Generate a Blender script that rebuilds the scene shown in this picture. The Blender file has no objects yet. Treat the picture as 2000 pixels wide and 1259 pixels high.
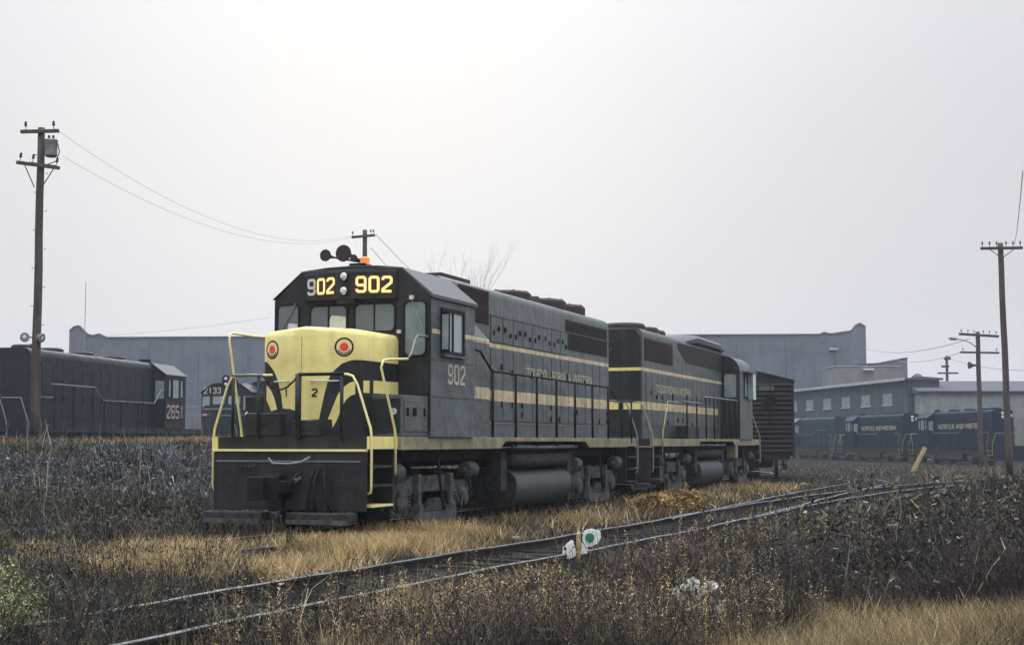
import bpy, math, random
import numpy as np
from mathutils import Vector, Matrix
R = math.radians
SC = bpy.context.scene
COL = SC.collection

# ------------------------------------------------------------------ camera, sky, sun, exposure
cam_d = bpy.data.cameras.new('camera'); cam = bpy.data.objects.new('camera', cam_d); COL.objects.link(cam)
CAM = Vector((11.5, -20.5, 1.55)); YAW = 20.4; PITCH = 4.78
cam.location = CAM; cam.rotation_euler = (R(90 + PITCH), 0, R(YAW))
cam_d.sensor_width = 36; cam_d.lens = 36 * 2778 / 2000; cam_d.clip_end = 3000; cam_d.clip_start = .1
SC.camera = cam
SUN_EL, SUN_AZ = 17.0, 25.5        # azimuth measured left of +Y
sd = Vector((-math.sin(R(SUN_AZ)) * math.cos(R(SUN_EL)), math.cos(R(SUN_AZ)) * math.cos(R(SUN_EL)), math.sin(R(SUN_EL))))
W = bpy.data.worlds.new('World'); SC.world = W; W.use_nodes = True
nt = W.node_tree; N = nt.nodes; L = nt.links; N.clear()
def wn(t, **k):
    n = N.new(t)
    for a, b in k.items(): setattr(n, a, b)
    return n
out = wn('ShaderNodeOutputWorld'); add = wn('ShaderNodeAddShader'); L.new(add.outputs[0], out.inputs[0])
sky = wn('ShaderNodeTexSky', sky_type='NISHITA', sun_disc=False, sun_elevation=R(SUN_EL), sun_rotation=R(-SUN_AZ), dust_density=6.0)
b1 = wn('ShaderNodeBackground'); b1.inputs[1].default_value = .0015; L.new(sky.outputs[0], b1.inputs[0]); L.new(b1.outputs[0], add.inputs[0])
tc = wn('ShaderNodeTexCoord'); nrm = wn('ShaderNodeVectorMath', operation='NORMALIZE'); L.new(tc.outputs['Generated'], nrm.inputs[0])
sep = wn('ShaderNodeSeparateXYZ'); L.new(nrm.outputs[0], sep.inputs[0])
def wm(op, a, b=None, clamp=False):
    n = wn('ShaderNodeMath', operation=op); n.use_clamp = clamp
    for i, x in enumerate((a, b)):
        if x is None: continue
        if isinstance(x, (int, float)): n.inputs[i].default_value = x
        else: L.new(x, n.inputs[i])
    return n.outputs[0]
zc = wm('MAXIMUM', sep.outputs[2], 0.0)
cl = wn('ShaderNodeTexNoise'); cl.inputs['Scale'].default_value = 2.6; cl.inputs['Detail'].default_value = 5; L.new(nrm.outputs[0], cl.inputs['Vector'])
cloud = wm('MULTIPLY_ADD', cl.outputs['Fac'], .10); cloud.node.inputs[2].default_value = .95          # faint unevenness of the overcast
zen = wm('MULTIPLY', wm('POWER', zc, 3.0), 4.3)
dot = wn('ShaderNodeVectorMath', operation='DOT_PRODUCT'); L.new(nrm.outputs[0], dot.inputs[0]); dot.inputs[1].default_value = sd
gl = wm('MULTIPLY', wm('POWER', wm('MAXIMUM', dot.outputs['Value'], 0.0), 16.0), .185)
def tint(colour, scale):
    q_ = wn('ShaderNodeVectorMath', operation='SCALE'); q_.inputs[0].default_value = colour
    if isinstance(scale, float): q_.inputs['Scale'].default_value = scale
    else: L.new(scale, q_.inputs['Scale'])
    return q_.outputs[0]
def vadd(a, b_):
    q_ = wn('ShaderNodeVectorMath', operation='ADD'); L.new(a, q_.inputs[0]); L.new(b_, q_.inputs[1]); return q_
c0_ = vadd(vadd(tint((.975, .965, 1.045), .625), tint((.92, .99, 1.07), zen)).outputs[0], tint((1.0, 1.08, .86), gl))
c3 = wn('ShaderNodeVectorMath', operation='SCALE'); L.new(c0_.outputs[0], c3.inputs[0]); L.new(cloud, c3.inputs['Scale'])
b2 = wn('ShaderNodeBackground'); b2.inputs[1].default_value = 1.0; L.new(c3.outputs[0], b2.inputs[0]); L.new(b2.outputs[0], add.inputs[1])
sl = bpy.data.lights.new('sun', 'SUN'); sl.energy = .6; sl.angle = R(25); sl.color = (1, .96, .9)
so = bpy.data.objects.new('sun', sl); COL.objects.link(so); so.rotation_euler = sd.to_track_quat('Z', 'Y').to_euler()
SC.view_settings.view_transform = 'Standard'; SC.view_settings.look = 'None'; SC.view_settings.exposure = 0.0; SC.view_settings.gamma = 1
SC.view_settings.use_curve_mapping = False
SC.cycles.use_denoising = True; SC.cycles.max_bounces = 6; SC.cycles.volume_bounces = 1; SC.cycles.transparent_max_bounces = 8
rng = random.Random(7); nrg = np.random.default_rng(11)

# ------------------------------------------------------------------ helpers
def cw(px, py=None, Z=None):
    """a point on the photograph's sight line at depth Z -> place in the yard (used to read distances off the photograph)"""
    a = R(YAW); f = Vector((-math.sin(a), math.cos(a), 0)); r = Vector((math.cos(a), math.sin(a), 0))
    X = (px - 1000) / 2778 * Z
    p = Vector((CAM.x, CAM.y, 0)) + r * X + f * Z
    if py is not None: p.z = CAM.z + (862 - py) / 2778 * Z
    return p
def link(o, parent=None):
    COL.objects.link(o)
    if parent is not None: o.parent = parent
    return o
def tag(o, label=None, cat=None, group=None, kind=None):
    for k, x in (('label', label), ('category', cat), ('group', group), ('kind', kind)):
        if x: o[k] = x
    return o
def empty(name, loc=(0, 0, 0), rz=0, **k):
    o = bpy.data.objects.new(name, None); o.location = loc; o.rotation_euler = (0, 0, rz); o.empty_display_size = .3
    return tag(link(o), **k)
class MB:
    def __init__(s): s.v = []; s.f = []
    def add(s, vs, fs):
        n = len(s.v); s.v += [tuple(p) for p in vs]; s.f += [tuple(i + n for i in f) for f in fs]; return s
    def box(s, x0, x1, y0, y1, z0, z1):
        x0, x1 = sorted((x0, x1)); y0, y1 = sorted((y0, y1)); z0, z1 = sorted((z0, z1))
        return s.add([(x0,y0,z0),(x1,y0,z0),(x1,y1,z0),(x0,y1,z0),(x0,y0,z1),(x1,y0,z1),(x1,y1,z1),(x0,y1,z1)],
                     [(0,3,2,1),(4,5,6,7),(0,1,5,4),(1,2,6,5),(2,3,7,6),(3,0,4,7)])
    def prism(s, poly, axis, a0, a1):
        """poly in the two other axes (in cyclic order x:yz, y:xz, z:xy), pushed from a0 to a1 along axis"""
        n = len(poly)
        def P(p, a): return {'x': (a, p[0], p[1]), 'y': (p[0], a, p[1]), 'z': (p[0], p[1], a)}[axis]
        A = sum(poly[i][0] * poly[(i+1) % n][1] - poly[(i+1) % n][0] * poly[i][1] for i in range(n))
        flip = (A < 0) ^ (axis == 'y') ^ (a1 < a0)
        vs = [P(p, a0) for p in poly] + [P(p, a1) for p in poly]
        fs = [tuple(range(n))[::-1], tuple(range(n, 2*n))] + [(i, (i+1) % n, n + (i+1) % n, n + i) for i in range(n)]
        if flip: fs = [f[::-1] for f in fs]
        return s.add(vs, fs)
    def tube(s, pts, r, n=6, closed=False):
        pts = [Vector(p) for p in pts]; m = len(pts); rings = []
        rs = r if isinstance(r, (list, tuple)) else [r] * m
        t0 = (pts[1] - pts[0]).normalized(); ref = Vector((0, 0, 1)) if abs(t0.z) < .9 else Vector((1, 0, 0))
        nx = t0.cross(ref).normalized()
        for i, p in enumerate(pts):
            if i == 0: t = pts[1] - pts[0]
            elif i == m - 1: t = pts[-1] - pts[-2]
            else: t = (pts[i+1] - p).normalized() + (p - pts[i-1]).normalized()
            if t.length < 1e-9: t = t0
            t.normalize(); nx = (nx - t * nx.dot(t))
            if nx.length < 1e-6: nx = t.orthogonal()
            nx.normalize(); ny = t.cross(nx)
            rings.append([p + (nx * math.cos(2*math.pi*k/n) + ny * math.sin(2*math.pi*k/n)) * rs[i] for k in range(n)])
        vs = [q for g in rings for q in g]; fs = []
        for i in range(m - 1):
            for k in range(n): fs.append((i*n + k, i*n + (k+1) % n, (i+1)*n + (k+1) % n, (i+1)*n + k))
        fs += [tuple(range(n))[::-1], tuple(range((m-1)*n, m*n))]
        return s.add(vs, fs)
    def lathe(s, prof, c, ax, n=20):
        """prof: list of (distance along axis, radius)"""
        ax = Vector(ax).normalized(); u = ax.orthogonal().normalized(); w = ax.cross(u); c = Vector(c); vs = []; fs = []
        for (d, r) in prof:
            for k in range(n):
                a = 2*math.pi*k/n; vs.append(c + ax*d + (u*math.cos(a) + w*math.sin(a)) * max(r, 1e-4))
        for i in range(len(prof) - 1):
            for k in range(n): fs.append((i*n+k, i*n+(k+1) % n, (i+1)*n+(k+1) % n, (i+1)*n+k))
        fs += [tuple(range(n))[::-1], tuple(range((len(prof)-1)*n, len(prof)*n))]
        return s.add(vs, fs)
    def cyl(s, p0, p1, r, n=16):
        p0 = Vector(p0); p1 = Vector(p1); return s.lathe([(0, r), ((p1-p0).length, r)], p0, p1-p0, n)
    def poly(s, pts): return s.add(pts, [tuple(range(len(pts)))])
    def build(s, name, mat, parent=None, smooth=False, bevel=0, loc=None, **k):
        me = bpy.data.meshes.new(name); me.from_pydata([tuple(p) for p in s.v], [], s.f); me.update()
        if isinstance(mat, (list, tuple)): [me.materials.append(m) for m in mat]
        else: me.materials.append(mat)
        if smooth:
            for p in me.polygons: p.use_smooth = True
        o = link(bpy.data.objects.new(name, me), parent)
        if smooth == 'auto':
            try: me.set_sharp_from_angle(angle=R(38))
            except Exception: pass
        if bevel:
            b = o.modifiers.new('edge', 'BEVEL'); b.width = bevel; b.segments = 2; b.limit_method = 'ANGLE'; b.angle_limit = R(35)
        if loc is not None: o.location = loc
        return tag(o, **k)
def arc(cx, cy, r, a0, a1, n=6):
    return [(cx + r*math.cos(R(a0 + (a1-a0)*i/n)), cy + r*math.sin(R(a0 + (a1-a0)*i/n))) for i in range(n+1)]
def copy_tree(o, parent=None):
    c = o.copy(); COL.objects.link(c); c.parent = parent
    for ch in list(o.children): copy_tree(ch, c)
    return c

# ------------------------------------------------------------------ materials
def M(name, col, rough=.6, metal=0, var=.25, scale=3.0, col2=None, bump=.0, bscale=40, streak=0, sscale=1.0, grime=0, wave=0, stripes=(), spec=.28, emit=0, emitcol=None, alpha=None, coat=0, dust=None):
    m = bpy.data.materials.new(name); m.use_nodes = True; t = m.node_tree; n = t.nodes; l = t.links
    b = n['Principled BSDF']; b.inputs['Roughness'].default_value = rough; b.inputs['Metallic'].default_value = metal
    b.inputs['Specular IOR Level'].default_value = spec; b.inputs['Coat Weight'].default_value = coat
    c = (*col, 1) if len(col) == 3 else col
    tcn = n.new('ShaderNodeTexCoord'); src = tcn.outputs['Object']
    nz = n.new('ShaderNodeTexNoise'); nz.inputs['Scale'].default_value = scale; nz.inputs['Detail'].default_value = 6; nz.inputs['Roughness'].default_value = .65
    l.new(src, nz.inputs['Vector'])
    rmp = n.new('ShaderNodeMapRange'); rmp.inputs[1].default_value = .3; rmp.inputs[2].default_value = .7; l.new(nz.outputs['Fac'], rmp.inputs[0])
    mx = n.new('ShaderNodeMix'); mx.data_type = 'RGBA'; l.new(rmp.outputs[0], mx.inputs['Factor'])
    d = tuple(x * (1 - var) for x in c[:3]); e = tuple(min(1, x * (1 + var * .6)) for x in c[:3]) if col2 is None else col2
    mx.inputs['A'].default_value = (*d, 1); mx.inputs['B'].default_value = (*e, 1)
    cur = mx.outputs['Result']
    if stripes:
        sp = n.new('ShaderNodeSeparateXYZ'); l.new(src, sp.inputs[0])
        for (z0, z1, y0, y1, sc) in stripes:
            def cmp(sock, a, op):
                q = n.new('ShaderNodeMath'); q.operation = op; l.new(sock, q.inputs[0]); q.inputs[1].default_value = a; return q.outputs[0]
            k = None
            for qq in (cmp(sp.outputs[2], z0, 'GREATER_THAN'), cmp(sp.outputs[2], z1, 'LESS_THAN'), cmp(sp.outputs[1], y0, 'GREATER_THAN'), cmp(sp.outputs[1], y1, 'LESS_THAN')):
                if k is None: k = qq
                else:
                    q = n.new('ShaderNodeMath'); q.operation = 'MULTIPLY'; l.new(k, q.inputs[0]); l.new(qq, q.inputs[1]); k = q.outputs[0]
            nw = n.new('ShaderNodeTexNoise'); nw.inputs['Scale'].default_value = 9; nw.inputs['Detail'].default_value = 5; l.new(src, nw.inputs['Vector'])
            wr = n.new('ShaderNodeMapRange'); wr.inputs[1].default_value = .25; wr.inputs[2].default_value = .42; wr.inputs[3].default_value = .35; wr.inputs[4].default_value = 1; l.new(nw.outputs['Fac'], wr.inputs[0])
            q = n.new('ShaderNodeMath'); q.operation = 'MULTIPLY'; l.new(k, q.inputs[0]); l.new(wr.outputs[0], q.inputs[1])
            ms = n.new('ShaderNodeMix'); ms.data_type = 'RGBA'; l.new(q.outputs[0], ms.inputs['Factor']); l.new(cur, ms.inputs['A']); ms.inputs['B'].default_value = (*sc, 1)
            cur = ms.outputs['Result']
    if streak:
        mp = n.new('ShaderNodeMapping'); mp.inputs['Scale'].default_value = (6*sscale, 6*sscale, .35*sscale); l.new(src, mp.inputs[0])
        n2 = n.new('ShaderNodeTexNoise'); n2.inputs['Scale'].default_value = 1.6; n2.inputs['Detail'].default_value = 5; l.new(mp.outputs[0], n2.inputs['Vector'])
        r2 = n.new('ShaderNodeMapRange'); r2.inputs[1].default_value = .42; r2.inputs[2].default_value = .72; r2.inputs[4].default_value = streak; l.new(n2.outputs['Fac'], r2.inputs[0])
        m2 = n.new('ShaderNodeMix'); m2.data_type = 'RGBA'; l.new(r2.outputs[0], m2.inputs['Factor']); l.new(cur, m2.inputs['A'])
        m2.inputs['B'].default_value = (*(dust or (.03, .026, .024)), 1); cur = m2.outputs['Result']
    if grime:
        for gs, lo, hi, amt in ((2.3, .46, .74, grime), (17, .50, .72, grime*.8)):
            n3 = n.new('ShaderNodeTexNoise'); n3.inputs['Scale'].default_value = gs; n3.inputs['Detail'].default_value = 9; n3.inputs['Roughness'].default_value = .72; n3.inputs['Distortion'].default_value = .6; l.new(src, n3.inputs['Vector'])
            r3 = n.new('ShaderNodeMapRange'); r3.inputs[1].default_value = lo; r3.inputs[2].default_value = hi; r3.inputs[4].default_value = amt; l.new(n3.outputs['Fac'], r3.inputs[0])
            m3 = n.new('ShaderNodeMix'); m3.data_type = 'RGBA'; l.new(r3.outputs[0], m3.inputs['Factor']); l.new(cur, m3.inputs['A']); m3.inputs['B'].default_value = (.030, .030, .028, 1) if gs < 5 else (.16, .165, .16, 1); cur = m3.outputs['Result']
    l.new(cur, b.inputs['Base Color'])
    rv = n.new('ShaderNodeMapRange'); rv.inputs[3].default_value = max(.05, rough - .12); rv.inputs[4].default_value = min(1, rough + .12); l.new(nz.outputs['Fac'], rv.inputs[0]); l.new(rv.outputs[0], b.inputs['Roughness'])
    if wave:
        nb = n.new('ShaderNodeTexNoise'); nb.inputs['Scale'].default_value = 2.2; nb.inputs['Detail'].default_value = 3; l.new(src, nb.inputs['Vector'])
        n9 = n.new('ShaderNodeTexNoise'); n9.inputs['Scale'].default_value = 26; n9.inputs['Detail'].default_value = 4; l.new(src, n9.inputs['Vector'])
        ad = n.new('ShaderNodeMath'); ad.operation = 'MULTIPLY_ADD'; l.new(n9.outputs['Fac'], ad.inputs[0]); ad.inputs[1].default_value = .12; l.new(nb.outputs['Fac'], ad.inputs[2])
        bp = n.new('ShaderNodeBump'); bp.inputs['Strength'].default_value = wave; bp.inputs['Distance'].default_value = .09; l.new(ad.outputs[0], bp.inputs['Height']); l.new(bp.outputs[0], b.inputs['Normal'])
    elif bump:
        nb = n.new('ShaderNodeTexNoise'); nb.inputs['Scale'].default_value = bscale; nb.inputs['Detail'].default_value = 5; l.new(src, nb.inputs['Vector'])
        bp = n.new('ShaderNodeBump'); bp.inputs['Strength'].default_value = bump; bp.inputs['Distance'].default_value = .03; l.new(nb.outputs['Fac'], bp.inputs['Height']); l.new(bp.outputs[0], b.inputs['Normal'])
    if emit:
        b.inputs['Emission Color'].default_value = (*(emitcol or c[:3]), 1); b.inputs['Emission Strength'].default_value = emit
    return m
YEL = (.86, .74, .27); DYEL = (.68, .56, .31)
GREEN = (.096, .116, .119)
m_hood = M('hood_paint', GREEN, .42, var=.25, scale=1.3, streak=.55, sscale=.6, grime=.42, wave=.5, dust=(.05, .05, .05), stripes=[(3.49, 3.575, 4.9, 15.5, DYEL), (2.385, 2.615, 5.0, 15.5, DYEL)])
m_cab = M('cab_paint', GREEN, .42, var=.25, scale=1.3, streak=.45, sscale=.6, grime=.5, wave=.5, dust=(.05, .05, .05), stripes=[(3.44, 3.52, 2.25, 4.3, DYEL)])
m_hood2 = M('second_hood_paint', (.082, .098, .100), .42, var=.25, scale=1.3, streak=.55, sscale=.6, grime=.6, wave=.5, dust=(.045, .045, .048), stripes=[(3.56, 3.65, 4.1, 15.2, DYEL), (2.46, 2.68, 4.9, 15.2, DYEL)])
m_plain = M('dull_green_paint', GREEN, .45, var=.25, scale=1.5, streak=.4, sscale=.6, grime=.5, wave=.5, dust=(.05, .05, .05))
m_roof = M('faded_roof_paint', (.10, .105, .115), .55, var=.2, scale=1.2, streak=.0, bump=.1, bscale=6)
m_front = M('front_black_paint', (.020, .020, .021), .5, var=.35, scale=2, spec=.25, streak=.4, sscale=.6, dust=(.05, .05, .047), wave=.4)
m_under = M('grimy_running_gear', (.024, .026, .028), .8, var=.45, scale=5, bump=.3, bscale=18, spec=.12, col2=(.06, .062, .062))
m_truck = M('dusty_truck_iron', (.045, .050, .052), .8, var=.5, scale=6, bump=.35, bscale=20, spec=.15, col2=(.115, .12, .118))
m_tank = M('grimy_tank', (.055, .064, .07), .55, var=.35, scale=3, streak=.5, sscale=.6, grime=.4, wave=.5)
m_yel = M('yellow_paint', YEL, .4, var=.10, scale=2.5, streak=.4, sscale=.5, dust=(.50, .41, .17), grime=.13, wave=.22)
m_rail = M('yellow_rail_paint', (.82, .72, .32), .45, var=.12, scale=6)
m_sill = M('dingy_sill_paint', (.30, .265, .155), .65, var=.35, scale=2.2, streak=.35, sscale=.5, grime=.7, dust=(.10, .10, .09), wave=.3)
m_black = M('black_iron', (.012, .012, .014), .6, spec=.15, var=.3, scale=6)
m_grille = M('intake_grille', (.020, .016, .018), .7, var=.3, scale=8)
m_brown = M('rust_brown_screen', (.045, .030, .033), .7, var=.3, scale=6)
m_steel = M('worn_handrail', (.20, .21, .22), .45, metal=.3, var=.3, scale=8)
m_glass = M('cab_glass', (.10, .125, .135), .12, var=.35, scale=1.2, spec=.8, coat=.5)
m_glass2 = M('pale_cab_glass', (.26, .31, .32), .15, var=.35, scale=1.6, spec=.8, coat=.4)
m_white = M('white_paint', (.62, .615, .59), .65, var=.25, scale=9)
m_lens = M('headlight_lens', (.72, .74, .76), .12, metal=.7, var=.2, scale=20)
m_num = M('lit_number', (.9, .66, .28), .5, var=.05, emit=.72, emitcol=(1.0, .60, .20))
m_numdim = M('dim_number', (.62, .58, .54), .5, var=.1)
m_num2 = M('painted_number', (.52, .50, .36), .6, var=.25, scale=14)
m_let = M('worn_lettering', (.55, .51, .34), .6, var=.35, scale=16)
m_red = M('herald_red', (.80, .075, .035), .35, var=.1)
m_cream = M('herald_cream', (.82, .66, .36), .4, var=.08)
m_amber = M('amber_lens', (.85, .24, .05), .25, var=.2, scale=12, emit=.35, emitcol=(1, .32, .06))
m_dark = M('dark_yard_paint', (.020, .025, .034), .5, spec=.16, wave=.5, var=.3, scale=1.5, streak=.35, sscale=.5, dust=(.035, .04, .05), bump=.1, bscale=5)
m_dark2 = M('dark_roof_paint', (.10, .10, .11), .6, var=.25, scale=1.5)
m_nblue = M('dark_blue_paint', (.006, .019, .040), .6, spec=.06, wave=.5, var=.25, scale=1.2, streak=.25, dust=(.02, .035, .055))
m_box = M('boxcar_red', (.032, .024, .026), .7, var=.4, scale=2.2, streak=.35, dust=(.03, .022, .022), bump=.2, bscale=14)
m_railst = M('rail_steel', (.085, .092, .10), .5, metal=.3, var=.45, scale=5, col2=(.20, .215, .23))
m_railweb = M('rusty_rail', (.022, .018, .017), .75, var=.4, scale=9, bump=.2)
m_tie = M('old_sleeper', (.018, .016, .016), .9, var=.5, scale=6, spec=.1, col2=(.042, .038, .036), bump=.5, bscale=20)
m_pole = M('weathered_pole', (.070, .050, .046), .85, var=.4, scale=3, streak=.5, dust=(.14, .12, .11), bump=.4, bscale=22)
m_polef = M('far_pole_wood', (.06, .055, .06), .85, var=.3, scale=3)
m_galv = M('galvanised_tank', (.24, .24, .25), .5, metal=.4, var=.3, scale=5)
m_wire = M('wire', (.22, .22, .23), .7, var=.1)
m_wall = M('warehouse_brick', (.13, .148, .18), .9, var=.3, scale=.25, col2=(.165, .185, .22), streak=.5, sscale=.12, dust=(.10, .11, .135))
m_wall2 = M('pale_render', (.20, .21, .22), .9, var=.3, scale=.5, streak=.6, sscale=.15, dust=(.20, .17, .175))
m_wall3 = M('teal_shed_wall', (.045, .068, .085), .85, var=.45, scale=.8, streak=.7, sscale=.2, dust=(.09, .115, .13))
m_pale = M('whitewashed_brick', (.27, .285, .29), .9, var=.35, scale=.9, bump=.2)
m_roofd = M('tar_roof', (.085, .09, .105), .9, var=.2, scale=.6)
m_edge = M('pale_flashing', (.40, .42, .44), .7, var=.2, scale=1)
m_bark = M('haze_paled_bark', (.26, .25, .26), .9, var=.3)  # pale bark: part of the distance haze is put into this colour
m_board = M('weathered_board', (.46, .36, .17), .85, var=.45, scale=6, streak=.5, dust=(.16, .13, .09), bump=.3)
m_lime = M('pale_rubble', (.40, .39, .36), .9, var=.25, scale=8, bump=.3)
m_green = M('signal_green', (.01, .24, .13), .3, var=.25, scale=20)
m_grub = M('grubby_rail_paint', (.26, .26, .17), .6, var=.4, scale=9)
m_wood2 = M('tan_post', (.50, .36, .18), .8, var=.3, scale=10)

# paint that is one flat colour per blade or twig, kept on the mesh
def M_attr(name, rough=.8, trans=.25):
    m = bpy.data.materials.new(name); m.use_nodes = True; t = m.node_tree; n = t.nodes; l = t.links
    b = n['Principled BSDF']; b.inputs['Roughness'].default_value = rough; b.inputs['Specular IOR Level'].default_value = .2
    a = n.new('ShaderNodeAttribute'); a.attribute_name = 'Col'; l.new(a.outputs['Color'], b.inputs['Base Color'])
    if trans:
        tr = n.new('ShaderNodeBsdfTranslucent'); l.new(a.outputs['Color'], tr.inputs[0])
        mx = n.new('ShaderNodeMixShader'); mx.inputs[0].default_value = trans; l.new(b.outputs[0], mx.inputs[1]); l.new(tr.outputs[0], mx.inputs[2]); l.new(mx.outputs[0], n['Material Output'].inputs[0])
    return m
m_blade = M_attr('dry_blades'); m_twig = M_attr('twigs', trans=0)

# ------------------------------------------------------------------ ground
def sstep(a, b, x):
    t = np.clip((x - a) / (b - a), 0, 1); return t * t * (3 - 2 * t)
def crest_v(u): return -18.6 - .18 * (u - 17.2)
def hnoise(x, y): return .035*np.sin(x*1.7+.3*y)*np.cos(y*1.3-.4*x) + .03*np.sin(x*.61+1.1)*np.sin(y*.47+.6) + .02*np.sin(3.1*x-2.2*y)
def height(x, y):
    x = np.asarray(x, float); y = np.asarray(y, float)
    cv = crest_v(y)
    f = sstep(0, 1, np.clip((-3.2 - x) / np.maximum(-3.2 - cv, 1.0), 0, 1))
    zc_ = 1.42 + .003 * (y - 17)
    ztop = np.where(y > 75, .4, zc_)
    h = -.135 + f * (zc_ + .135)
    back = sstep(.3, 2.6, (cv - x))
    h = h * (1 - back) + .38 * back
    far = sstep(48, 85, y); h = h * (1 - far) + (-.35) * far
    # foreground shoulder on the camera's side of the near track, rising to the right
    h = h + .30 * sstep(9.5, 15, x) * (1 - sstep(6, 24, y)) * sstep(-26, -8, y) - .10 * sstep(6.2, 8.5, x) * (1 - sstep(10, 14, x))
    return h + hnoise(x, y) * (1 - np.clip(far, 0, .8))
def ground_mesh():
    xs = np.unique(np.concatenate([np.linspace(-700, -60, 14), np.linspace(-60, 40, 201), np.linspace(40, 700, 14)]))
    ys = np.unique(np.concatenate([np.linspace(-60, -30, 6), np.linspace(-30, 70, 201), np.linspace(70, 130, 25), np.linspace(130, 900, 16)]))
    X, Y = np.meshgrid(xs, ys); Z = height(X, Y); nx, ny = len(xs), len(ys)
    V = np.stack([X, Y, Z], -1).reshape(-1, 3); i = np.arange(nx*ny).reshape(ny, nx)
    F = np.stack([i[:-1, :-1], i[:-1, 1:], i[1:, 1:], i[1:, :-1]], -1).reshape(-1, 4)
    me = bpy.data.meshes.new('ground'); me.from_pydata(V.tolist(), [], F.tolist()); me.update()
    for p in me.polygons: p.use_smooth = True
    return me
mg = bpy.data.materials.new('yard_soil'); mg.use_nodes = True; t = mg.node_tree; n = t.nodes; l = t.links; b = n['Principled BSDF']; b.inputs['Roughness'].default_value = .95; b.inputs['Specular IOR Level'].default_value = .04
tcn = n.new('ShaderNodeTexCoord'); a1 = n.new('ShaderNodeTexNoise'); a1.inputs['Scale'].default_value = .8; a1.inputs['Detail'].default_value = 8; l.new(tcn.outputs['Object'], a1.inputs[0])
cr = n.new('ShaderNodeValToRGB'); cr.color_ramp.elements[0].position = .32; cr.color_ramp.elements[0].color = (.005, .005, .0055, 1); cr.color_ramp.elements[1].position = .72; cr.color_ramp.elements[1].color = (.040, .037, .033, 1)
e_ = cr.color_ramp.elements.new(.52); e_.color = (.013, .013, .0135, 1); l.new(a1.outputs['Fac'], cr.inputs[0])
a2 = n.new('ShaderNodeTexVoronoi'); a2.inputs['Scale'].default_value = 14; l.new(tcn.outputs['Object'], a2.inputs[0])
mx = n.new('ShaderNodeMix'); mx.data_type = 'RGBA'; mx.blend_type = 'MULTIPLY'; mx.inputs['Factor'].default_value = .7; l.new(cr.outputs[0], mx.inputs['A'])
hv = n.new('ShaderNodeHueSaturation'); hv.inputs['Saturation'].default_value = .12; hv.inputs['Value'].default_value = 1.5; l.new(a2.outputs['Color'], hv.inputs['Color']); l.new(hv.outputs[0], mx.inputs['B']); l.new(mx.outputs['Result'], b.inputs['Base Color'])
bp = n.new('ShaderNodeBump'); bp.inputs['Strength'].default_value = .8; bp.inputs['Distance'].default_value = .04; l.new(a2.outputs['Distance'], bp.inputs['Height']); l.new(bp.outputs[0], b.inputs['Normal'])
gm = ground_mesh(); gm.materials.append(mg); tag(link(bpy.data.objects.new('ground', gm)), kind='structure')

# ------------------------------------------------------------------ tracks
def spline(pts, step=.5):
    P = np.array(pts, float); d = np.r_[0, np.cumsum(np.hypot(*np.diff(P[:, :2], axis=0).T))]
    s = np.arange(0, d[-1], step); o = []
    k = len(P)
    m = np.zeros_like(P)
    for i in range(k):
        a, c = max(i-1, 0), min(i+1, k-1); m[i] = (P[c]-P[a]) / (d[c]-d[a])
    for x in s:
        i = min(np.searchsorted(d, x, side='right')-1, k-2); h = d[i+1]-d[i]; t = (x-d[i])/h
        o.append((2*t**3-3*t**2+1)*P[i] + (t**3-2*t**2+t)*h*m[i] + (-2*t**3+3*t**2)*P[i+1] + (t**3-t**2)*h*m[i+1])
    return np.array(o)
RAILP = [(-.075,-.165),(.075,-.165),(.075,-.15),(.012,-.135),(.012,-.045),(.036,-.035),(.036,-.006),(.028,0),(-.028,0),(-.036,-.006),(-.036,-.035),(-.012,-.045),(-.012,-.135),(-.075,-.15)]
def track(name, pts, ties=True, tie_to=60, both=True, zoff=0):
    c = spline(pts, .6); root = empty(name, (0, 0, 0), kind='structure')
    T = np.gradient(c[:, :2], axis=0); T /= np.linalg.norm(T, axis=1)[:, None]; Nn = np.stack([T[:, 1], -T[:, 0]], 1)
    for s in ((-1, 1) if both else (1,)):
        vs = []; fs = []; k = len(RAILP)
        for i in range(len(c)):
            q = c[i, :2] + Nn[i] * s * .7535; jz = .006*math.sin(i*.7+s) + .004*math.sin(i*1.9)
            for (a, h) in RAILP: vs.append((q[0]+Nn[i, 0]*a, q[1]+Nn[i, 1]*a, c[i, 2]+h+jz))
        for i in range(len(c)-1):
            for j in range(k): fs.append((i*k+j, i*k+(j+1) % k, (i+1)*k+(j+1) % k, (i+1)*k+j))
        me = bpy.data.meshes.new('rail'); me.from_pydata(vs, [], [f[::-1] for f in fs]); me.materials.append(m_railweb); me.materials.append(m_railst); me.update()
        for i, p in enumerate(me.polygons):
            if i % k in (6, 7, 8): p.material_index = 1
        link(bpy.data.objects.new('rail', me), root)
    if ties:
        tb = []
        for q in range(3):
            b_ = MB().box(-1.29, 1.29, -.115, .115, -.14, 0); tb.append(b_)
        proto = []
        for q in range(3):
            me = bpy.data.meshes.new('sleeper'); v2 = [(x+rng.uniform(-.03, .03), y+rng.uniform(-.015, .015), z+rng.uniform(-.015, .0)) for x, y, z in tb[q].v]
            me.from_pydata(v2, [], tb[q].f); me.materials.append(m_tie); me.update(); proto.append(me)
        for i in range(len(c)):
            if c[i, 1] > tie_to: break
            o = bpy.data.objects.new('sleeper', rng.choice(proto)); link(o, root)
            o.location = (c[i, 0]+rng.uniform(-.05, .05), c[i, 1]+rng.uniform(-.04, .04), c[i, 2]-.112-rng.uniform(0, .022)); o.rotation_euler = (rng.uniform(-.02, .02), rng.uniform(-.015, .015), math.atan2(-T[i, 0], T[i, 1])+rng.uniform(-.03, .03))
    return root, c
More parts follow.
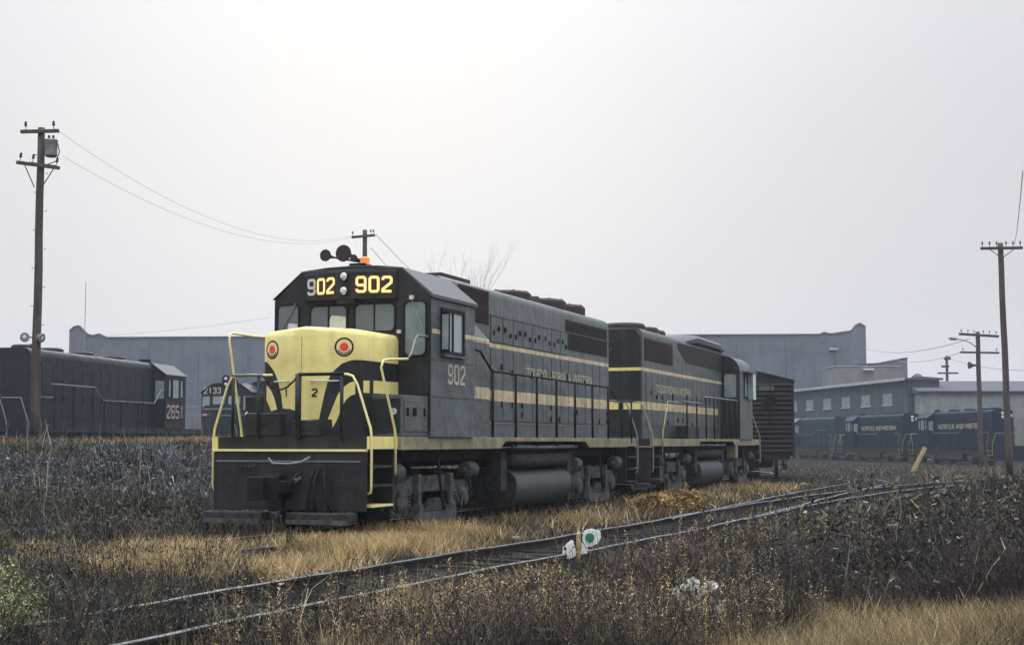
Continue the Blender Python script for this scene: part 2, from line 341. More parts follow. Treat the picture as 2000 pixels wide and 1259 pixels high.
NEAR = [(3.55,-20,0),(3.85,-14,0),(4.08,-9.5,0),(4.25,-5,0),(4.62,0,0),(4.93,5,0),(5.08,12,0),(5.08,22,0),(5.15,32,-.03),(4.7,40,-.1),(2.6,48,-.15),(-2.5,56,-.2),(-11,63,-.25)]
OWN = [(-2.9,-14,0),(-1.0,-7,0),(-.18,-3,0),(0,0,0),(0,8,0),(0,30,0),(0,36,0),(-.25,41,0),(-1.6,50,-.05),(-5,62,-.15),(-12,76,-.25)]
trk_near, c_near = track('siding_track', NEAR, tie_to=45)
trk_own, c_own = track('main_track', OWN, tie_to=45)
SPUR = [(5.1,8,0),(5.25,14,0),(5.7,20,0),(6.5,27,0),(7.7,34,-.02),(9.4,42,-.05),(12,51,-.1),(16,62,-.2)]
track('spur_track', SPUR, tie_to=40)

# ------------------------------------------------------------------ locomotive building blocks (local frame: x across, y from nose to tail, z up from the rail)
DIG = {'0': [([(.1,0),(.5,0),(.6,.1),(.6,.9),(.5,1),(.1,1),(0,.9),(0,.1)], 1)],
 '9': [([(.1,.45),(.6,.45),(.6,.9),(.5,1),(.1,1),(0,.9),(0,.55)], 1), ([(.6,.5),(.6,.1),(.5,0),(.1,0),(0,.1),(0,.18)], 0)],
 '6': [([(.5,.55),(0,.55),(0,.1),(.1,0),(.5,0),(.6,.1),(.6,.45)], 1), ([(0,.5),(0,.9),(.1,1),(.5,1),(.6,.9),(.6,.82)], 0)],
 '2': [([(0,.8),(0,.9),(.1,1),(.5,1),(.6,.9),(.6,.62),(0,.14),(0,0),(.62,0)], 0)],
 '5': [([(.6,1),(0,1),(0,.55),(.5,.55),(.6,.45),(.6,.1),(.5,0),(.1,0),(0,.1),(0,.18)], 0)],
 '1': [([(.12,.8),(.32,1),(.32,0)], 0)],
 '3': [([(0,.85),(.1,1),(.5,1),(.6,.9),(.6,.6),(.5,.52),(.2,.52)], 0), ([(.5,.52),(.6,.42),(.6,.1),(.5,0),(.1,0),(0,.15)], 0)],
 '7': [([(0,1),(.6,1),(.6,.85),(.2,0)], 0)]}
def ribbon(mb, pts, th, closed, fmap):
    P = [Vector((x, y)) for x, y in pts]; k = len(P); lft = []; rgt = []
    for i in range(k):
        a = P[i-1] if (closed or i) else None; c = P[(i+1) % k] if (closed or i < k-1) else None
        d1 = (P[i]-a).normalized() if a is not None else (c-P[i]).normalized(); d2 = (c-P[i]).normalized() if c is not None else d1
        n1 = Vector((-d1.y, d1.x)); n2 = Vector((-d2.y, d2.x)); mm = (n1+n2)
        mm = mm.normalized() if mm.length > 1e-6 else n1; sc = th/2/max(.4, mm.dot(n1)); lft.append(P[i]+mm*sc); rgt.append(P[i]-mm*sc)
    n0 = len(mb.v); mb.v += [tuple(fmap(*p)) for p in lft] + [tuple(fmap(*p)) for p in rgt]
    for i in range(k if closed else k-1):
        j = (i+1) % k; mb.f.append((n0+k+i, n0+k+j, n0+j, n0+i))
def numerals(name, s, org, ax, ay, h, mat, parent, adv=.92, th=.17, wid=1.0, mats=None):
    org, ax, ay = Vector(org), Vector(ax), Vector(ay)
    for i, ch in enumerate(s):
        mb = MB()
        for pts, cl in DIG[ch]:
            ribbon(mb, pts, th, cl, lambda x, y: org + ax*h*wid*(x + i*adv) + ay*h*y)
        mb.build(name, mats[i] if mats else mat, parent)
def lettering(name, s, org, ax, ay, size, mat, parent, stretch=1.0):
    cu = bpy.data.curves.new(name, 'FONT'); cu.body = s; cu.size = size; cu.resolution_u = 2
    o = bpy.data.objects.new(name, cu); COL.objects.link(o)
    bpy.context.view_layer.update()
    me = bpy.data.meshes.new_from_object(o.evaluated_get(bpy.context.evaluated_depsgraph_get()))
    bpy.data.objects.remove(o); bpy.data.curves.remove(cu)
    org, ax, ay = Vector(org), Vector(ax), Vector(ay)
    for v in me.vertices: v.co = org + ax*v.co.x*stretch + ay*v.co.y
    me.materials.clear(); me.materials.append(mat)
    return link(bpy.data.objects.new(name, me), parent)
def wheel(parent, x, y, s, r=.5):
    MB().lathe([(-.07, .12), (-.07, r-.07), (-.065, r), (.055, r-.012), (.06, r+.028), (.09, r+.028), (.095, r-.06), (.03, r-.12), (.0, .16), (.06, .1)], (x, y, r), (-s, 0, 0), 24).build('wheel', m_black, parent, smooth='auto')
def truck(parent, uc, detail=True, sides=(1, -1)):
    o = MB().box(-.55, .55, uc-.35, uc+.35, .45, .95).box(-.62, .62, uc-1.5, uc+1.5, .5, .8).build('truck', m_under, parent)
    for s in (1, -1):
        for a in (-1.37, 1.37): wheel(o, s*.755, uc+a, s)
        pl = [(-1.95,.62),(-1.9,.84),(-1.1,.84),(-.85,.95),(.85,.95),(1.1,.84),(1.9,.84),(1.95,.62),(1.62,.58),(1.6,.38),(1.18,.38),(1.14,.60),(.75,.66),(-.75,.66),(-1.14,.60),(-1.18,.38),(-1.6,.38),(-1.62,.58)]
        MB().prism([(uc+a, b) for a, b in pl], 'x', s*1.04, s*1.2).build('sideframe', m_truck, o, bevel=.015)
        if not detail: continue
        for a in (-1.37, 1.37):
            MB().lathe([(0, .19), (.10, .19), (.13, .16), (.15, .08)], (s*1.16, uc+a, .52), (s, 0, 0), 14).build('journal_box', m_truck, o, smooth='auto')
        # swing hanger and leaf spring between the wheels
        pl = [(-.80,.46),(-.86,.20),(-.72,.10),(.72,.10),(.86,.20),(.80,.46),(.66,.46),(.60,.32),(-.60,.32),(-.66,.46)]
        MB().prism([(uc+a, b) for a, b in pl], 'x', s*1.20, s*1.34).build('spring_plank', m_truck, o, bevel=.012)
        for a in (-.72, .72): MB().box(s*1.205, s*1.3, uc+a-.07, uc+a+.07, .35, .98).build('hanger', m_truck, o, bevel=.01)
        lf = MB()
        for j in range(6):
            hl = .52 - .06*j; lf.box(s*1.21, s*1.31, uc-hl, uc+hl, .34+.036*j, .366+.036*j)
        lf.build('leaf_spring', m_truck, o)
        for a in (-1.0, 1.0):
            pts = [(s*1.16+.075*math.cos(q*.9), uc+a+.075*math.sin(q*.9), .40+q*.0085) for q in range(32)]
            MB().tube(pts, .018, 5).build('coil_spring', m_truck, o)
        for a in (-1.78, 1.78):
            MB().lathe([(-.20, .03), (-.19, .14), (-.15, .165), (.12, .165), (.17, .13), (.19, .05), (.34, .035)], (s*1.24, uc+a*.93, 1.02), (0, -1 if a > 0 else 1, 0), 16).build('brake_cylinder', m_truck, o, smooth='auto')
            MB().tube([(s*1.22, uc+a*.93, .9), (s*1.22, uc+a*1.05, .62), (s*1.1, uc+a*1.05, .4)], .03, 5).build('brake_lever', m_truck, o)
        MB().tube([(s*1.36, uc-.1, 1.3), (s*1.38, uc-.05, .95), (s*1.40, uc+.0, .55), (s*1.38, uc+.16, .36), (s*1.36, uc+.42, .42), (s*1.3, uc+.55, .62)], .026, 6).build('air_hose', m_black, o, smooth=True)
        MB().tube([(s*1.3, uc+.86, .6), (s*1.36, uc+1.0, .35), (s*1.34, uc+1.15, .62), (s*1.32, uc+1.28, .3)], .022, 5).build('sand_pipe', m_truck, o, smooth=True)
    return o
def arch_profile(hw, eave, shoulder_w, shoulder_z, top, base):
    return [(-hw, base), (-hw, eave), (-shoulder_w, shoulder_z), (-shoulder_w*.5, shoulder_z+(top-shoulder_z)*.8), (0, top), (shoulder_w*.5, shoulder_z+(top-shoulder_z)*.8), (shoulder_w, shoulder_z), (hw, eave), (hw, base)]
def rounded_rect(x0, x1, y0, y1, r, n=4):
    return arc(x1-r, y1-r, r, 0, 90, n) + arc(x0+r, y1-r, r, 90, 180, n) + arc(x0+r, y0+r, r, 180, 270, n) + arc(x1-r, y0+r, r, 270, 360, n)
def pane_front(name, x0, x1, z0, z1, y, parent, mat=None, r=.08, frame=m_black):
    """a window in a wall that faces the nose: rubber frame proud of the wall with the glass set into it"""
    f = MB(); o_ = rounded_rect(x0-.035, x1+.035, z0-.035, z1+.035, r+.03); i_ = rounded_rect(x0, x1, z0, z1, r); k = len(o_)
    vs = [(a, y-.022, c) for a, c in o_] + [(a, y-.022, c) for a, c in i_] + [(a, y+.01, c) for a, c in o_] + [(a, y+.012, c) for a, c in i_]; fs = []
    for j in range(k):
        q = (j+1) % k; fs += [(j, k+j, k+q, q)[::-1], (j, q, 2*k+q, 2*k+j)[::-1], (k+j, 3*k+j, 3*k+q, k+q)[::-1]]
    fr = f.add(vs, fs).build('window_frame', frame, parent)
    return MB().poly([(a, y-.006, c) for a, c in i_]).build(name, mat or m_glass, parent)
def pane_side(name, x, s, y0, y1, z0, z1, parent, mat=None, fr=.05, frame=m_black):
    f = MB()
    for (a, b_, c, d) in ((y0-fr, y1+fr, z1, z1+fr), (y0-fr, y1+fr, z0-fr, z0), (y0-fr, y0, z0, z1), (y1, y1+fr, z0, z1)): f.box(x-s*.01, x+s*.035, a, b_, c, d)
    f.build('window_frame', frame, parent)
    return MB().box(x-s*.01, x+s*.008, y0, y1, z0, z1).build(name, mat or m_glass, parent)

def running_gear(root, LEN, trucks, detail, sillmat, tank, deck=1.63):
    MB().box(-.8, .8, .15, LEN-.15, 1.2, 1.40).box(-1.38, 1.38, .12, LEN-.12, 1.57, deck-.002).build('frame', m_under, root)
    for s in (1, -1):
        pl = [(1.12, deck), (LEN-1.12, deck), (LEN-1.12, 1.41), (tank[1]+.9, 1.41), (tank[1]+.65, 1.55), (tank[0]-.95, 1.55), (tank[0]-1.25, 1.41), (1.12, 1.41)]
        MB().prism(pl, 'x', s*1.40, s*1.5).build('side_sill', sillmat, root, bevel=.008)
    for uc in trucks: truck(root, uc, detail)
    t0, t1 = tank
    prof = [(-1.0, .95), (-1.18, .92), (-1.32, .80), (-1.36, .62), (-1.33, .44), (-1.2, .26), (-.98, .18), (.98, .18), (1.2, .26), (1.33, .44), (1.36, .62), (1.32, .80), (1.18, .92), (1.0, .95)]
    tk = MB().prism(prof, 'y', t0, t1).build('fuel_tank', m_tank, root, smooth='auto')
    for s in (1, -1):
        MB().prism([(a*1.02, .2+(b_-.18)*1.03) for a, b_ in prof], 'y', t0-.05, t0+.01).build('end_plate', m_under, tk) if s > 0 else None
        MB().lathe([(-.06, .05), (0, .12), (.05, .15), (t1-t0-.3, .15), (t1-t0-.25, .12), (t1-t0-.2, .05)], (s*1.18, t0+.15, 1.16), (0, 1, 0), 14).build('air_reservoir', m_under, root, smooth='auto')
        MB().tube([(s*1.36, t0-.2, 1.44), (s*1.37, t0+1.6, 1.43), (s*1.36, t1+.3, 1.44)], .04, 8).build('pipe', m_steel, root, smooth=True)
        for a in (t0-.35, t1+.25):
            MB().box(s*.9, s*1.25, a-.22, a+.12, .55, 1.35).build('equipment_box', m_under, root, bevel=.02)
def end_set(root, yend, d, front=True, bright=True, deck=1.63, railm=None, detail=True):
    """pilot sheet, steps, footboards, coupler and corner handrails; d=+1 when the sheet faces -y"""
    railm = railm or m_rail
    Y = lambda a: yend + d*a
    MB().prism([(-1.40,.44),(1.40,.44),(1.40,1.385),(-1.40,1.385)], 'y', Y(0), Y(.05)).build('pilot', m_front, root, bevel=.01)
    MB().box(-1.40, 1.40, Y(.10), Y(.16), 1.385, deck).build('end_beam', m_front, root)
    MB().box(-1.41, 1.39, Y(-.035), Y(.10), 1.387, 1.425).build('deck_edge', railm if bright else m_sill, root, bevel=.006)
    for (x0, x1) in ((-1.41, -.32), (.12, 1.26)):
        MB().box(x0, x1, Y(-.30), Y(.0)-d*.002, .28, .42).build('footboard', m_under, root, bevel=.02)
        MB().box(x0+.02, x1-.02, Y(-.335), Y(-.302), .24, .31).build('footboard_edge', m_truck, root)
    cp = MB().box(-.12, .12, Y(-.62), Y(.0), .72, .92).prism([(-.2, Y(-.95)), (-.05, Y(-1.02)), (.06, Y(-.92)), (.05, Y(-.80)), (.19, Y(-.86)), (.21, Y(-.66)), (.12, Y(-.58)), (-.16, Y(-.6))], 'z', .64, 1.0).build('coupler', m_black, root, bevel=.015)
    for s in (1, -1):
        st = MB()
        for k, z in enumerate((.50, .82, 1.13)): pass
        well = MB().box(s*1.02, s*1.06, Y(.10), Y(1.0), .46, deck-.24).box(s*1.08, s*1.405, Y(.98), Y(1.02), .5, deck-.24).build('step_well', m_front, root)
        for k, z in enumerate((.50, .82, 1.13)):
            MB().box(s*1.07, s*1.44, Y(.14), Y(.94), z, z+.035).build('step', railm if k == 0 and bright else m_under, root)
        MB().box(s*1.385, s*1.435, Y(.0)+d*.055, Y(1.118), 1.43, deck+.003).build('corner_sill', m_yel if bright else m_sill, root)
        # corner handrail at the pilot
        MB().tube([(s*.36, Y(.06), 2.64), (s*1.02, Y(.06), 2.63), (s*1.12, Y(.06), 2.60), (s*1.20, Y(.06), 2.47), (s*1.44, Y(.07), 1.76), (s*1.46, Y(.07), 1.6), (s*1.46, Y(.07), .82), (s*1.44, Y(.1), .74), (s*1.38, Y(.1), .72)], .021, 8).build('corner_handrail', railm, root, smooth=True)
        MB().tube([(s*1.46, Y(.07), .86), (s*1.40, Y(.2), .86)], .016, 6).build('rail_bracket', railm, root)
    return Y
def stanchions(root, us, v, z0, z1, mat, r=.024):
    for u in us:
        for s in (1, -1):
            MB().tube([(s*v, u, z0), (s*v, u, z1)], r, 6).build('stanchion', mat, root, smooth=True)

# ------------------------------------------------------------------ locomotive 902
def build_902():
    root = empty('diesel_locomotive', (0, 0, 0), label='dark green locomotive with yellow nose, numbered 902, standing in front', cat='locomotive')
    LEN = 16.1; DK = 1.63
    running_gear(root, LEN, (3.05, 12.95), True, m_sill, (7.0, 10.7))
    Y = end_set(root, 0, 1)
    end_set(root, LEN, -1, bright=False, railm=m_steel)
    # platform furniture on the nose end
    for (x0, x1, z0, z1, nm) in ((-.86, -.22, 1.64, 2.02, 'equipment_box'), (.0, .52, 1.64, 1.90, 'tread_ramp')):
        MB().box(x0, x1, .08, .30, z0, z1).build(nm, m_front, root, bevel=.02)
    for x in (.13, .92, -1.09, -.61):
        MB().tube([(x, .06, 1.60), (x, .06, 2.65)], .05 if x == .13 else .026, 6).build('end_stanchion', m_front, root, smooth=True)
    MB().tube([(.13, .055, 2.64), (.55, .055, 2.64), (.97, .055, 2.64)], .028, 8).build('end_handrail', m_black, root, smooth=True)
    MB().tube([(-1.06, .055, 2.64), (-.8, .055, 2.645), (-.52, .055, 2.64)], .026, 8).build('end_handrail', m_steel, root, smooth=True)
    pts = [(-.52+.65*k/12, .05, 2.62-.22*math.sin(math.pi*k/12)) for k in range(13)]
    ch = MB()
    for k in range(12):
        a, c = Vector(pts[k]), Vector(pts[k+1]); ch.tube([a, (a+c)/2+Vector((0, .012*(-1)**k, 0)), c], .016, 5)
    ch.build('safety_chain', m_black, root)
    # hoses, pipes and lever on the pilot
    for x, dx in ((.50, -.05), (.56, .0), (.68, .10)):
        MB().tube([(x, -.03, 1.1), (x+dx*.5, -.14, .95), (x+dx, -.16, .6), (x+dx*1.6, -.10, .42)], .026, 6).build('air_hose', m_black, root, smooth=True)
    for x in (-.86, -.78, -.70, -.62): MB().cyl((x, .0, 1.14), (x, -.06, 1.13), .028, 10).build('hose_fitting', m_under, root)
    MB().tube([(-.34, -.05, 1.28), (-.2, -.16, 1.20), (.1, -.18, 1.19), (.32, -.16, 1.22), (.42, -.05, 1.30)], .02, 6).build('uncoupling_lever', m_steel, root, smooth=True)
    MB().tube([(.25, -.04, 1.06), (.16, -.16, .92), (.02, -.2, .7), (.0, -.16, .5)], .034, 7).build('train_pipe_hose', m_black, root, smooth=True)
    MB().cyl((.22, -.02, .98), (.18, -.14, .92), .045, 10).build('glad_hand', m_steel, root)
    MB().box(-1.35, 1.3, -.016, -.001, 1.22, 1.245).build('pilot_seam', m_steel, root)
    MB().box(-.42, -.02, -.25, -.002, .66, 1.02).build('draft_gear_pocket', m_black, root, bevel=.02)
    # nose: pointed in plan, dark below and yellow above; the yellow drapes are painted panels a hair proud
    uc, k_, hw = .40, .37, .93
    plan = [(-hw, 2.2), (-hw, .80), (-.895, .745), (-.84, uc+k_*.84)] + [(0, uc)] + [(.84, uc+k_*.84), (.895, .745), (hw, .80), (hw, 2.2)]
    n_low = MB().prism(plan, 'z', DK, 2.90).build('nose', m_front, root)
    top = MB(); rings = []
    for (z, inset) in ((2.90, -.003), (3.30, -.003), (3.37, .02), (3.41, .07), (3.425, .16)):
        rings.append([(x*(1-inset/ .93), y+(inset*.9 if y < 1.5 else 0), z + (.045*(1-(x/.93)**2) if z > 3.31 else 0)) for x, y in plan])
    kk = len(plan); vs = [p for r_ in rings for p in r_]; fs = []
    for i in range(len(rings)-1):
        for j in range(kk): fs.append((i*kk+j, i*kk+(j+1) % kk, (i+1)*kk+(j+1) % kk, (i+1)*kk+j))
    fs = [f[::-1] for f in fs]; fs.append(tuple(range((len(rings)-1)*kk, len(rings)*kk))[::-1])
    top.add(vs, fs).build('nose_top', m_yel, n_low, smooth='auto')
    def facet(pts, sg, name, e=.004, mat=m_yel):
        return MB().poly([(v, uc+k_*abs(v)-e, z) for v, z in (pts if True else pts)]).build(name, mat, n_low)
    ctrR = [(.003, 2.906), (.84, 2.906), (.752, 2.889), (.627, 2.837), (.53, 2.748), (.468, 2.674), (.434, 2.599), (.407, 2.525), (.367, 2.362), (.321, 2.125), (.281, 1.918), (.115, 1.906), (.074, 1.815), (.003, 1.815)]
    facet(ctrR[::-1], 1, 'yellow_panel')
    ctrL = [(-.003, 2.906), (-.84, 2.906), (-.753, 2.828), (-.664, 2.741), (-.608, 2.664), (-.562, 2.572), (-.517, 2.45), (-.471, 2.313), (-.434, 2.102), (-.263, 2.092), (-.135, 2.06), (-.003, 2.021)]
    facet(ctrL, -1, 'yellow_panel')
    facet([(.624,2.414),(.569,2.325),(.522,2.199),(.467,2.051),(.42,1.918),(.483,1.911),(.494,1.778),(.552,1.888),(.613,2.051),(.627,2.125)], 1, 'yellow_flash')
    facet([(-.835,2.50),(-.79,2.472),(-.712,2.394),(-.644,2.287),(-.598,2.165),(-.568,2.09),(-.716,2.062),(-.761,2.138),(-.818,2.23),(-.835,2.26)][::-1], -1, 'yellow_flash')
    facet([(.66,2.17),(.70,2.24),(.76,2.30),(.84,2.335),(.84,2.545),(.78,2.535),(.72,2.50),(.66,2.45)][::-1], 1, 'yellow_flash')
    for s in (1, -1):
        q = [(.82, 2.36), (1.05, 2.36), (1.05, 2.57), (.82, 2.56)]
        MB().poly([(s*(hw+.004), a, z) for a, z in (q if s > 0 else q[::-1])]).build('yellow_stripe', m_yel, n_low)
        q = [(1.20, 2.36), (2.19, 2.37), (2.19, 2.585), (1.20, 2.575)]
        MB().poly([(s*(hw+.004), a, z) for a, z in (q if s > 0 else q[::-1])]).build('yellow_stripe', m_yel, n_low)
    MB().box(-.0035, .0035, uc-.008, uc+.05, 1.83, 3.28).build('door_seam', m_sill, n_low)
    # heralds: black ring, cream disc, red centre
    for cx, cz in ((.66, 3.115), (-.70, 3.10)):
        sg = 1 if cx > 0 else -1
        ax = Vector((1, sg*k_, 0)).normalized(); nn = Vector((sg*k_, -1, 0)).normalized(); c0 = Vector((cx, uc+k_*abs(cx), cz))
        hr = MB().lathe([(0, .16), (.006, .16)], c0, nn, 28).build('herald', m_black, n_low)
        MB().lathe([(.007, .130), (.009, .130)], c0, nn, 28).build('herald', m_cream, n_low)
        MB().lathe([(.010, .072), (.012, .072)], c0, nn, 24).build('herald', m_red, n_low)
        MB().add(*(lambda P: ([c0+nn*.0135+ax*a+Vector((0, 0, 1))*b for a, b in P], [tuple((i, i+1, len(P)-2-i, len(P)-1-i)) for i in range(len(P)//2-1)]))(arc(0, 0, .118, 205, 335, 9)+arc(0, 0, .100, 335, 205, 9))).build('herald', m_black, n_low)
    numerals('number_mark', '1', (-.385, uc+k_*.385-.009, 2.30), Vector((1, -k_, 0)).normalized(), (0, 0, 1), .115, m_brown, n_low, th=.26)
    numerals('number_mark', '2', (.18, uc+k_*.18-.009, 2.30), Vector((1, k_, 0)).normalized(), (0, 0, 1), .115, m_brown, n_low, th=.26)
    for x0, x1, z, e in ((.16, .58, 2.55, .04), (-.62, -.28, 2.555, .04)):
        f = lambda x, o_: (x, uc+k_*abs(x)-o_, z)
        MB().tube([f(x0, .0), f(x0, e), f((x0+x1)/2, e+.005), f(x1, e), f(x1, .0)], .013, 6).build('grab_iron', m_white, root, smooth=True)
    # battery boxes either side of the nose, carried on under the cab
    for s in (1, -1):
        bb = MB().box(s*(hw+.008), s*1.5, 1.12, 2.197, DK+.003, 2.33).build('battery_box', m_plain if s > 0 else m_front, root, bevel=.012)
        MB().box(s*1.50, s*1.515, 1.2, 2.15, 1.72, 2.25).build('box_door', m_plain, bb, bevel=.006)
        for a in (1.3, 1.55, 1.62, 2.0): MB().box(s*1.516, s*1.545, a-.015, a+.015, 1.98, 2.12).build('latch', m_black, bb)
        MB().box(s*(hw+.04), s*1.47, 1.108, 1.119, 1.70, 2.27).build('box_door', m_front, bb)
        if s > 0: MB().lathe([(0, .055), (.03, .055), (.03, .03), (.005, .03)], (1.36, 1.107, 2.05), (0, -1, 0), 16).build('filler_ring', m_white, bb)
        else: MB().tube([(-1.44, 1.1, 2.06), (-1.44, 1.04, 2.02), (-1.2, 1.03, 2.01), (-.98, 1.03, 2.02), (-.97, 1.1, 2.05)], .014, 6).build('grab_iron', m_white, bb, smooth=True)
    # cab
    C0, C1, CW = 2.2, 4.25, 1.55
    prof = arch_profile(CW, 4.10, .98, 4.585, 4.645, DK+.003)
    cab = MB().prism(prof, 'y', C0, C1).build('cab', m_cab, root)
    MB().prism([(-CW-.002, 1.7), (CW+.002, 1.7), (CW+.002, 4.09), (.985, 4.592), (.5, 4.642), (0, 4.655), (-.5, 4.642), (-.985, 4.592), (-CW-.002, 4.09)], 'y', C0-.012, C0-.001).build('front_wall', m_front, cab)
    rp = [(-1.60, 4.06), (-1.60, 4.12), (-1.0, 4.615), (-.5, 4.665), (0, 4.68), (.5, 4.665), (1.0, 4.615), (1.60, 4.12), (1.60, 4.06), (1.0, 4.585), (.5, 4.648), (0, 4.658), (-.5, 4.648), (-1.0, 4.585)]
    rf = MB()
    kq = len(rp)//2
    for i in range(6):
        a = [rp[i+1], rp[i+2], rp[13-i] if 13-i < 14 else rp[0], rp[(14-i) % 14]]
        rf.prism([rp[i+1], rp[i+2], rp[12-i], rp[13-i]], 'y', C0-.02, C1+.03)
    rf.build('cab_roof', m_roof, cab)
    # brow with number boards and headlight, pointed like the nose
    br = MB()
    brow = [(-.93, 2.20), (-.90, 2.13), (-.16, 1.93), (.16, 1.93), (.90, 2.13), (.93, 2.20)]
    br.prism(brow, 'z', 4.06, 4.56)
    br.prism([(-.93, 2.20), (-.62, 2.10), (.62, 2.10), (.93, 2.20)], 'z', 4.561, 4.61)
    br.prism([(-.25, 2.20), (-.17, 1.955), (.17, 1.955), (.25, 2.20)], 'z', 3.99, 4.058)
    bo = br.build('number_board_housing', m_front, cab, bevel=.015)
    for s in (1, -1):
        ax = Vector((.74, s*.20, 0)).normalized(); nn = Vector((s*.20, -.74, 0)).normalized()
        c0 = Vector((s*.52, 2.03-.002, 4.31)) + nn*.008
        pn = [c0+ax*a+Vector((0, 0, 1))*b for a, b in ((-.34, -.17), (.34, -.17), (.34, .17), (-.34, .17))]
        MB().poly(pn).build('number_board', m_brown, bo)
        mats = (m_numdim, m_num, m_num) if s < 0 else None
        numerals('number', '902', c0+nn*.006-ax*.30-Vector((0, 0, .125)), ax, (0, 0, 1), .25, m_num, bo, adv=.93, th=.19, mats=mats)
    for z in (4.455, 4.20):
        h = MB().lathe([(0, .085), (.05, .085), (.06, .07)], (0, 1.935, z), (0, -1, 0), 18).build('headlight', m_black, bo, smooth='auto')
        MB().lathe([(.055, .075), (.065, .06), (.07, .03), (.071, .003)], (0, 1.935, z), (0, -1, 0), 18).build('lens', m_lens, h, smooth=True)
    pane_front('windshield', -.80, -.09, 3.50, 3.96, C0-.012, cab, r=.09)
    pane_front('windshield', .09, .85, 3.50, 3.97, C0-.012, cab, r=.09)
    pane_front('front_window', -1.47, -1.06, 3.47, 4.00, C0-.012, cab, r=.08)
    MB().box(-.46, -.43, C0-.03, C0-.018, 3.5, 3.96).build('window_strip', m_black, cab); MB().box(.45, .475, C0-.03, C0-.018, 3.5, 3.97).build('window_strip', m_black, cab)  # thin dark upright strip down the middle of each windshield
    MB().prism([(-.42, 3.505), (-.10, 3.505), (-.10, 3.77), (-.38, 3.80), (-.42, 3.72)], 'y', C0-.024, C0-.0195).build('sun_shade', m_white, cab)
    MB().prism([(-1.28, 3.475), (-1.07, 3.475), (-1.07, 3.66), (-1.26, 3.68)], 'y', C0-.024, C0-.0195).build('sun_shade', m_white, cab)
    dr = MB().prism(rounded_rect(.99, 1.53, 2.36, 4.07, .05), 'y', C0-.030, C0-.0135).build('cab_door', m_front, cab)
    pane_front('door_window', 1.07, 1.46, 3.06, 3.99, C0-.031, dr, mat=M('door_glass', (.16, .2, .205), .15, var=.35, scale=2, coat=.5), r=.09)
    MB().tube([(1.20, C0-.07, 4.06), (1.42, C0-.08, 3.52)], .012, 5).build('windshield_wiper', m_steel, cab)
    MB().box(1.17, 1.24, C0-.09, C0-.03, 4.03, 4.10).build('wiper_motor', m_white, cab)
    MB().tube([(-1.10, C0-.05, 4.04), (-1.42, C0-.06, 3.5)], .012, 5).build('windshield_wiper', m_steel, cab)
    for s in (1, -1):
        MB().box(s*.93, s*1.0, C0-.08, C0-.014, 3.44, 3.50).build('hinge', m_white, cab)
        pn = pane_side('side_window', s*CW, s, 2.68, 3.62, 3.16, 3.86, cab, mat=m_glass2, fr=.065)
        MB().box(s*(CW+.009), s*(CW+.03), 3.13, 3.165, 3.16, 3.86).build('window_strip', m_black, cab)
        MB().box(s*(CW+.0), s*(CW+.09), 2.62, 3.72, 3.05, 3.09).build('arm_rest', m_plain, cab)
        MB().box(s*(CW+.04), s*(CW+.20), 2.56, 2.58, 3.12, 3.84).build('wind_deflector', m_black, cab)
        MB().box(s*(CW+.06), s*(CW+.18), 2.553, 2.559, 3.17, 3.79).build('deflector_glass', m_glass2, cab)
        MB().box(s*(CW-.003), s*(CW+.012), C0+.1, C1-.02, 2.335, 2.36).build('seam', m_plain, cab)
        MB().box(s*(CW), s*(CW+.012), C0+.02, C1-.02, 2.98, 3.0).build('seam', m_plain, cab)
    numerals('cab_number', '902', (CW+.006, 2.98, 2.60), (0, 1, 0), (0, 0, 1), .31, m_num2, cab, adv=.95, th=.16, wid=.98)
    # roof kit
    hb = MB().box(-.18, .12, 2.45, 2.75, 4.66, 4.76).build('horn', m_black, cab)
    for (x, z, r_, yy) in ((-.33, 4.96, .155, 2.5), (-.67, 4.93, .11, 2.45), (-.12, 4.86, .07, 2.5)):
        MB().lathe([(0, r_), (.015, r_), (.05, r_*.75), (.14, r_*.4), (.30, r_*.22)], (x, yy, z), (0, 1, 0), 20).build('horn_bell', m_brown, hb, smooth='auto')
        MB().lathe([(-.002, r_*.9), (-.004, r_*.88)], (x, yy, z), (0, 1, 0), 20).build('horn_mouth', m_brown, hb)
        MB().tube([(x, yy+.28, z), (-.05, 2.65, 4.8), (-.02, 2.65, 4.70)], .02, 6).build('horn_pipe', m_black, hb)
    bc = MB().lathe([(0, .13), (.05, .13), (.055, .09), (.07, .09)], (.06, 2.6, 4.665), (0, 0, 1), 18).build('beacon', m_black, cab)
    MB().lathe([(.07, .075), (.075, .085), (.20, .085), (.22, .06), (.225, .01)], (.06, 2.6, 4.665), (0, 0, 1), 18).build('beacon_lens', m_amber, bc, smooth='auto')
    # wide blower duct behind the cab, with a sloping top
    for s in (1, -1):
        MB().prism([(s*.9, DK+.003), (s*1.18, DK+.003), (s*1.18, 3.56), (s*.9, 3.86)], 'y', C1+.005, 5.95).build('blower_duct', m_hood, root)
    # long hood
    H0, H1, HW = C1+.006, 15.25, .9
    hp = [(-HW, DK+.003), (-HW, 4.52)] + arc(-HW+.2, 4.52, .2, 180, 95, 5)[1:] + [(-.35, 4.765), (.35, 4.765)] + arc(HW-.2, 4.52, .2, 85, 0, 5)[:-1] + [(HW, 4.52), (HW, DK+.003)]
    hood = MB().prism(hp, 'y', H0, H1).build('long_hood', m_hood, root, smooth='auto')
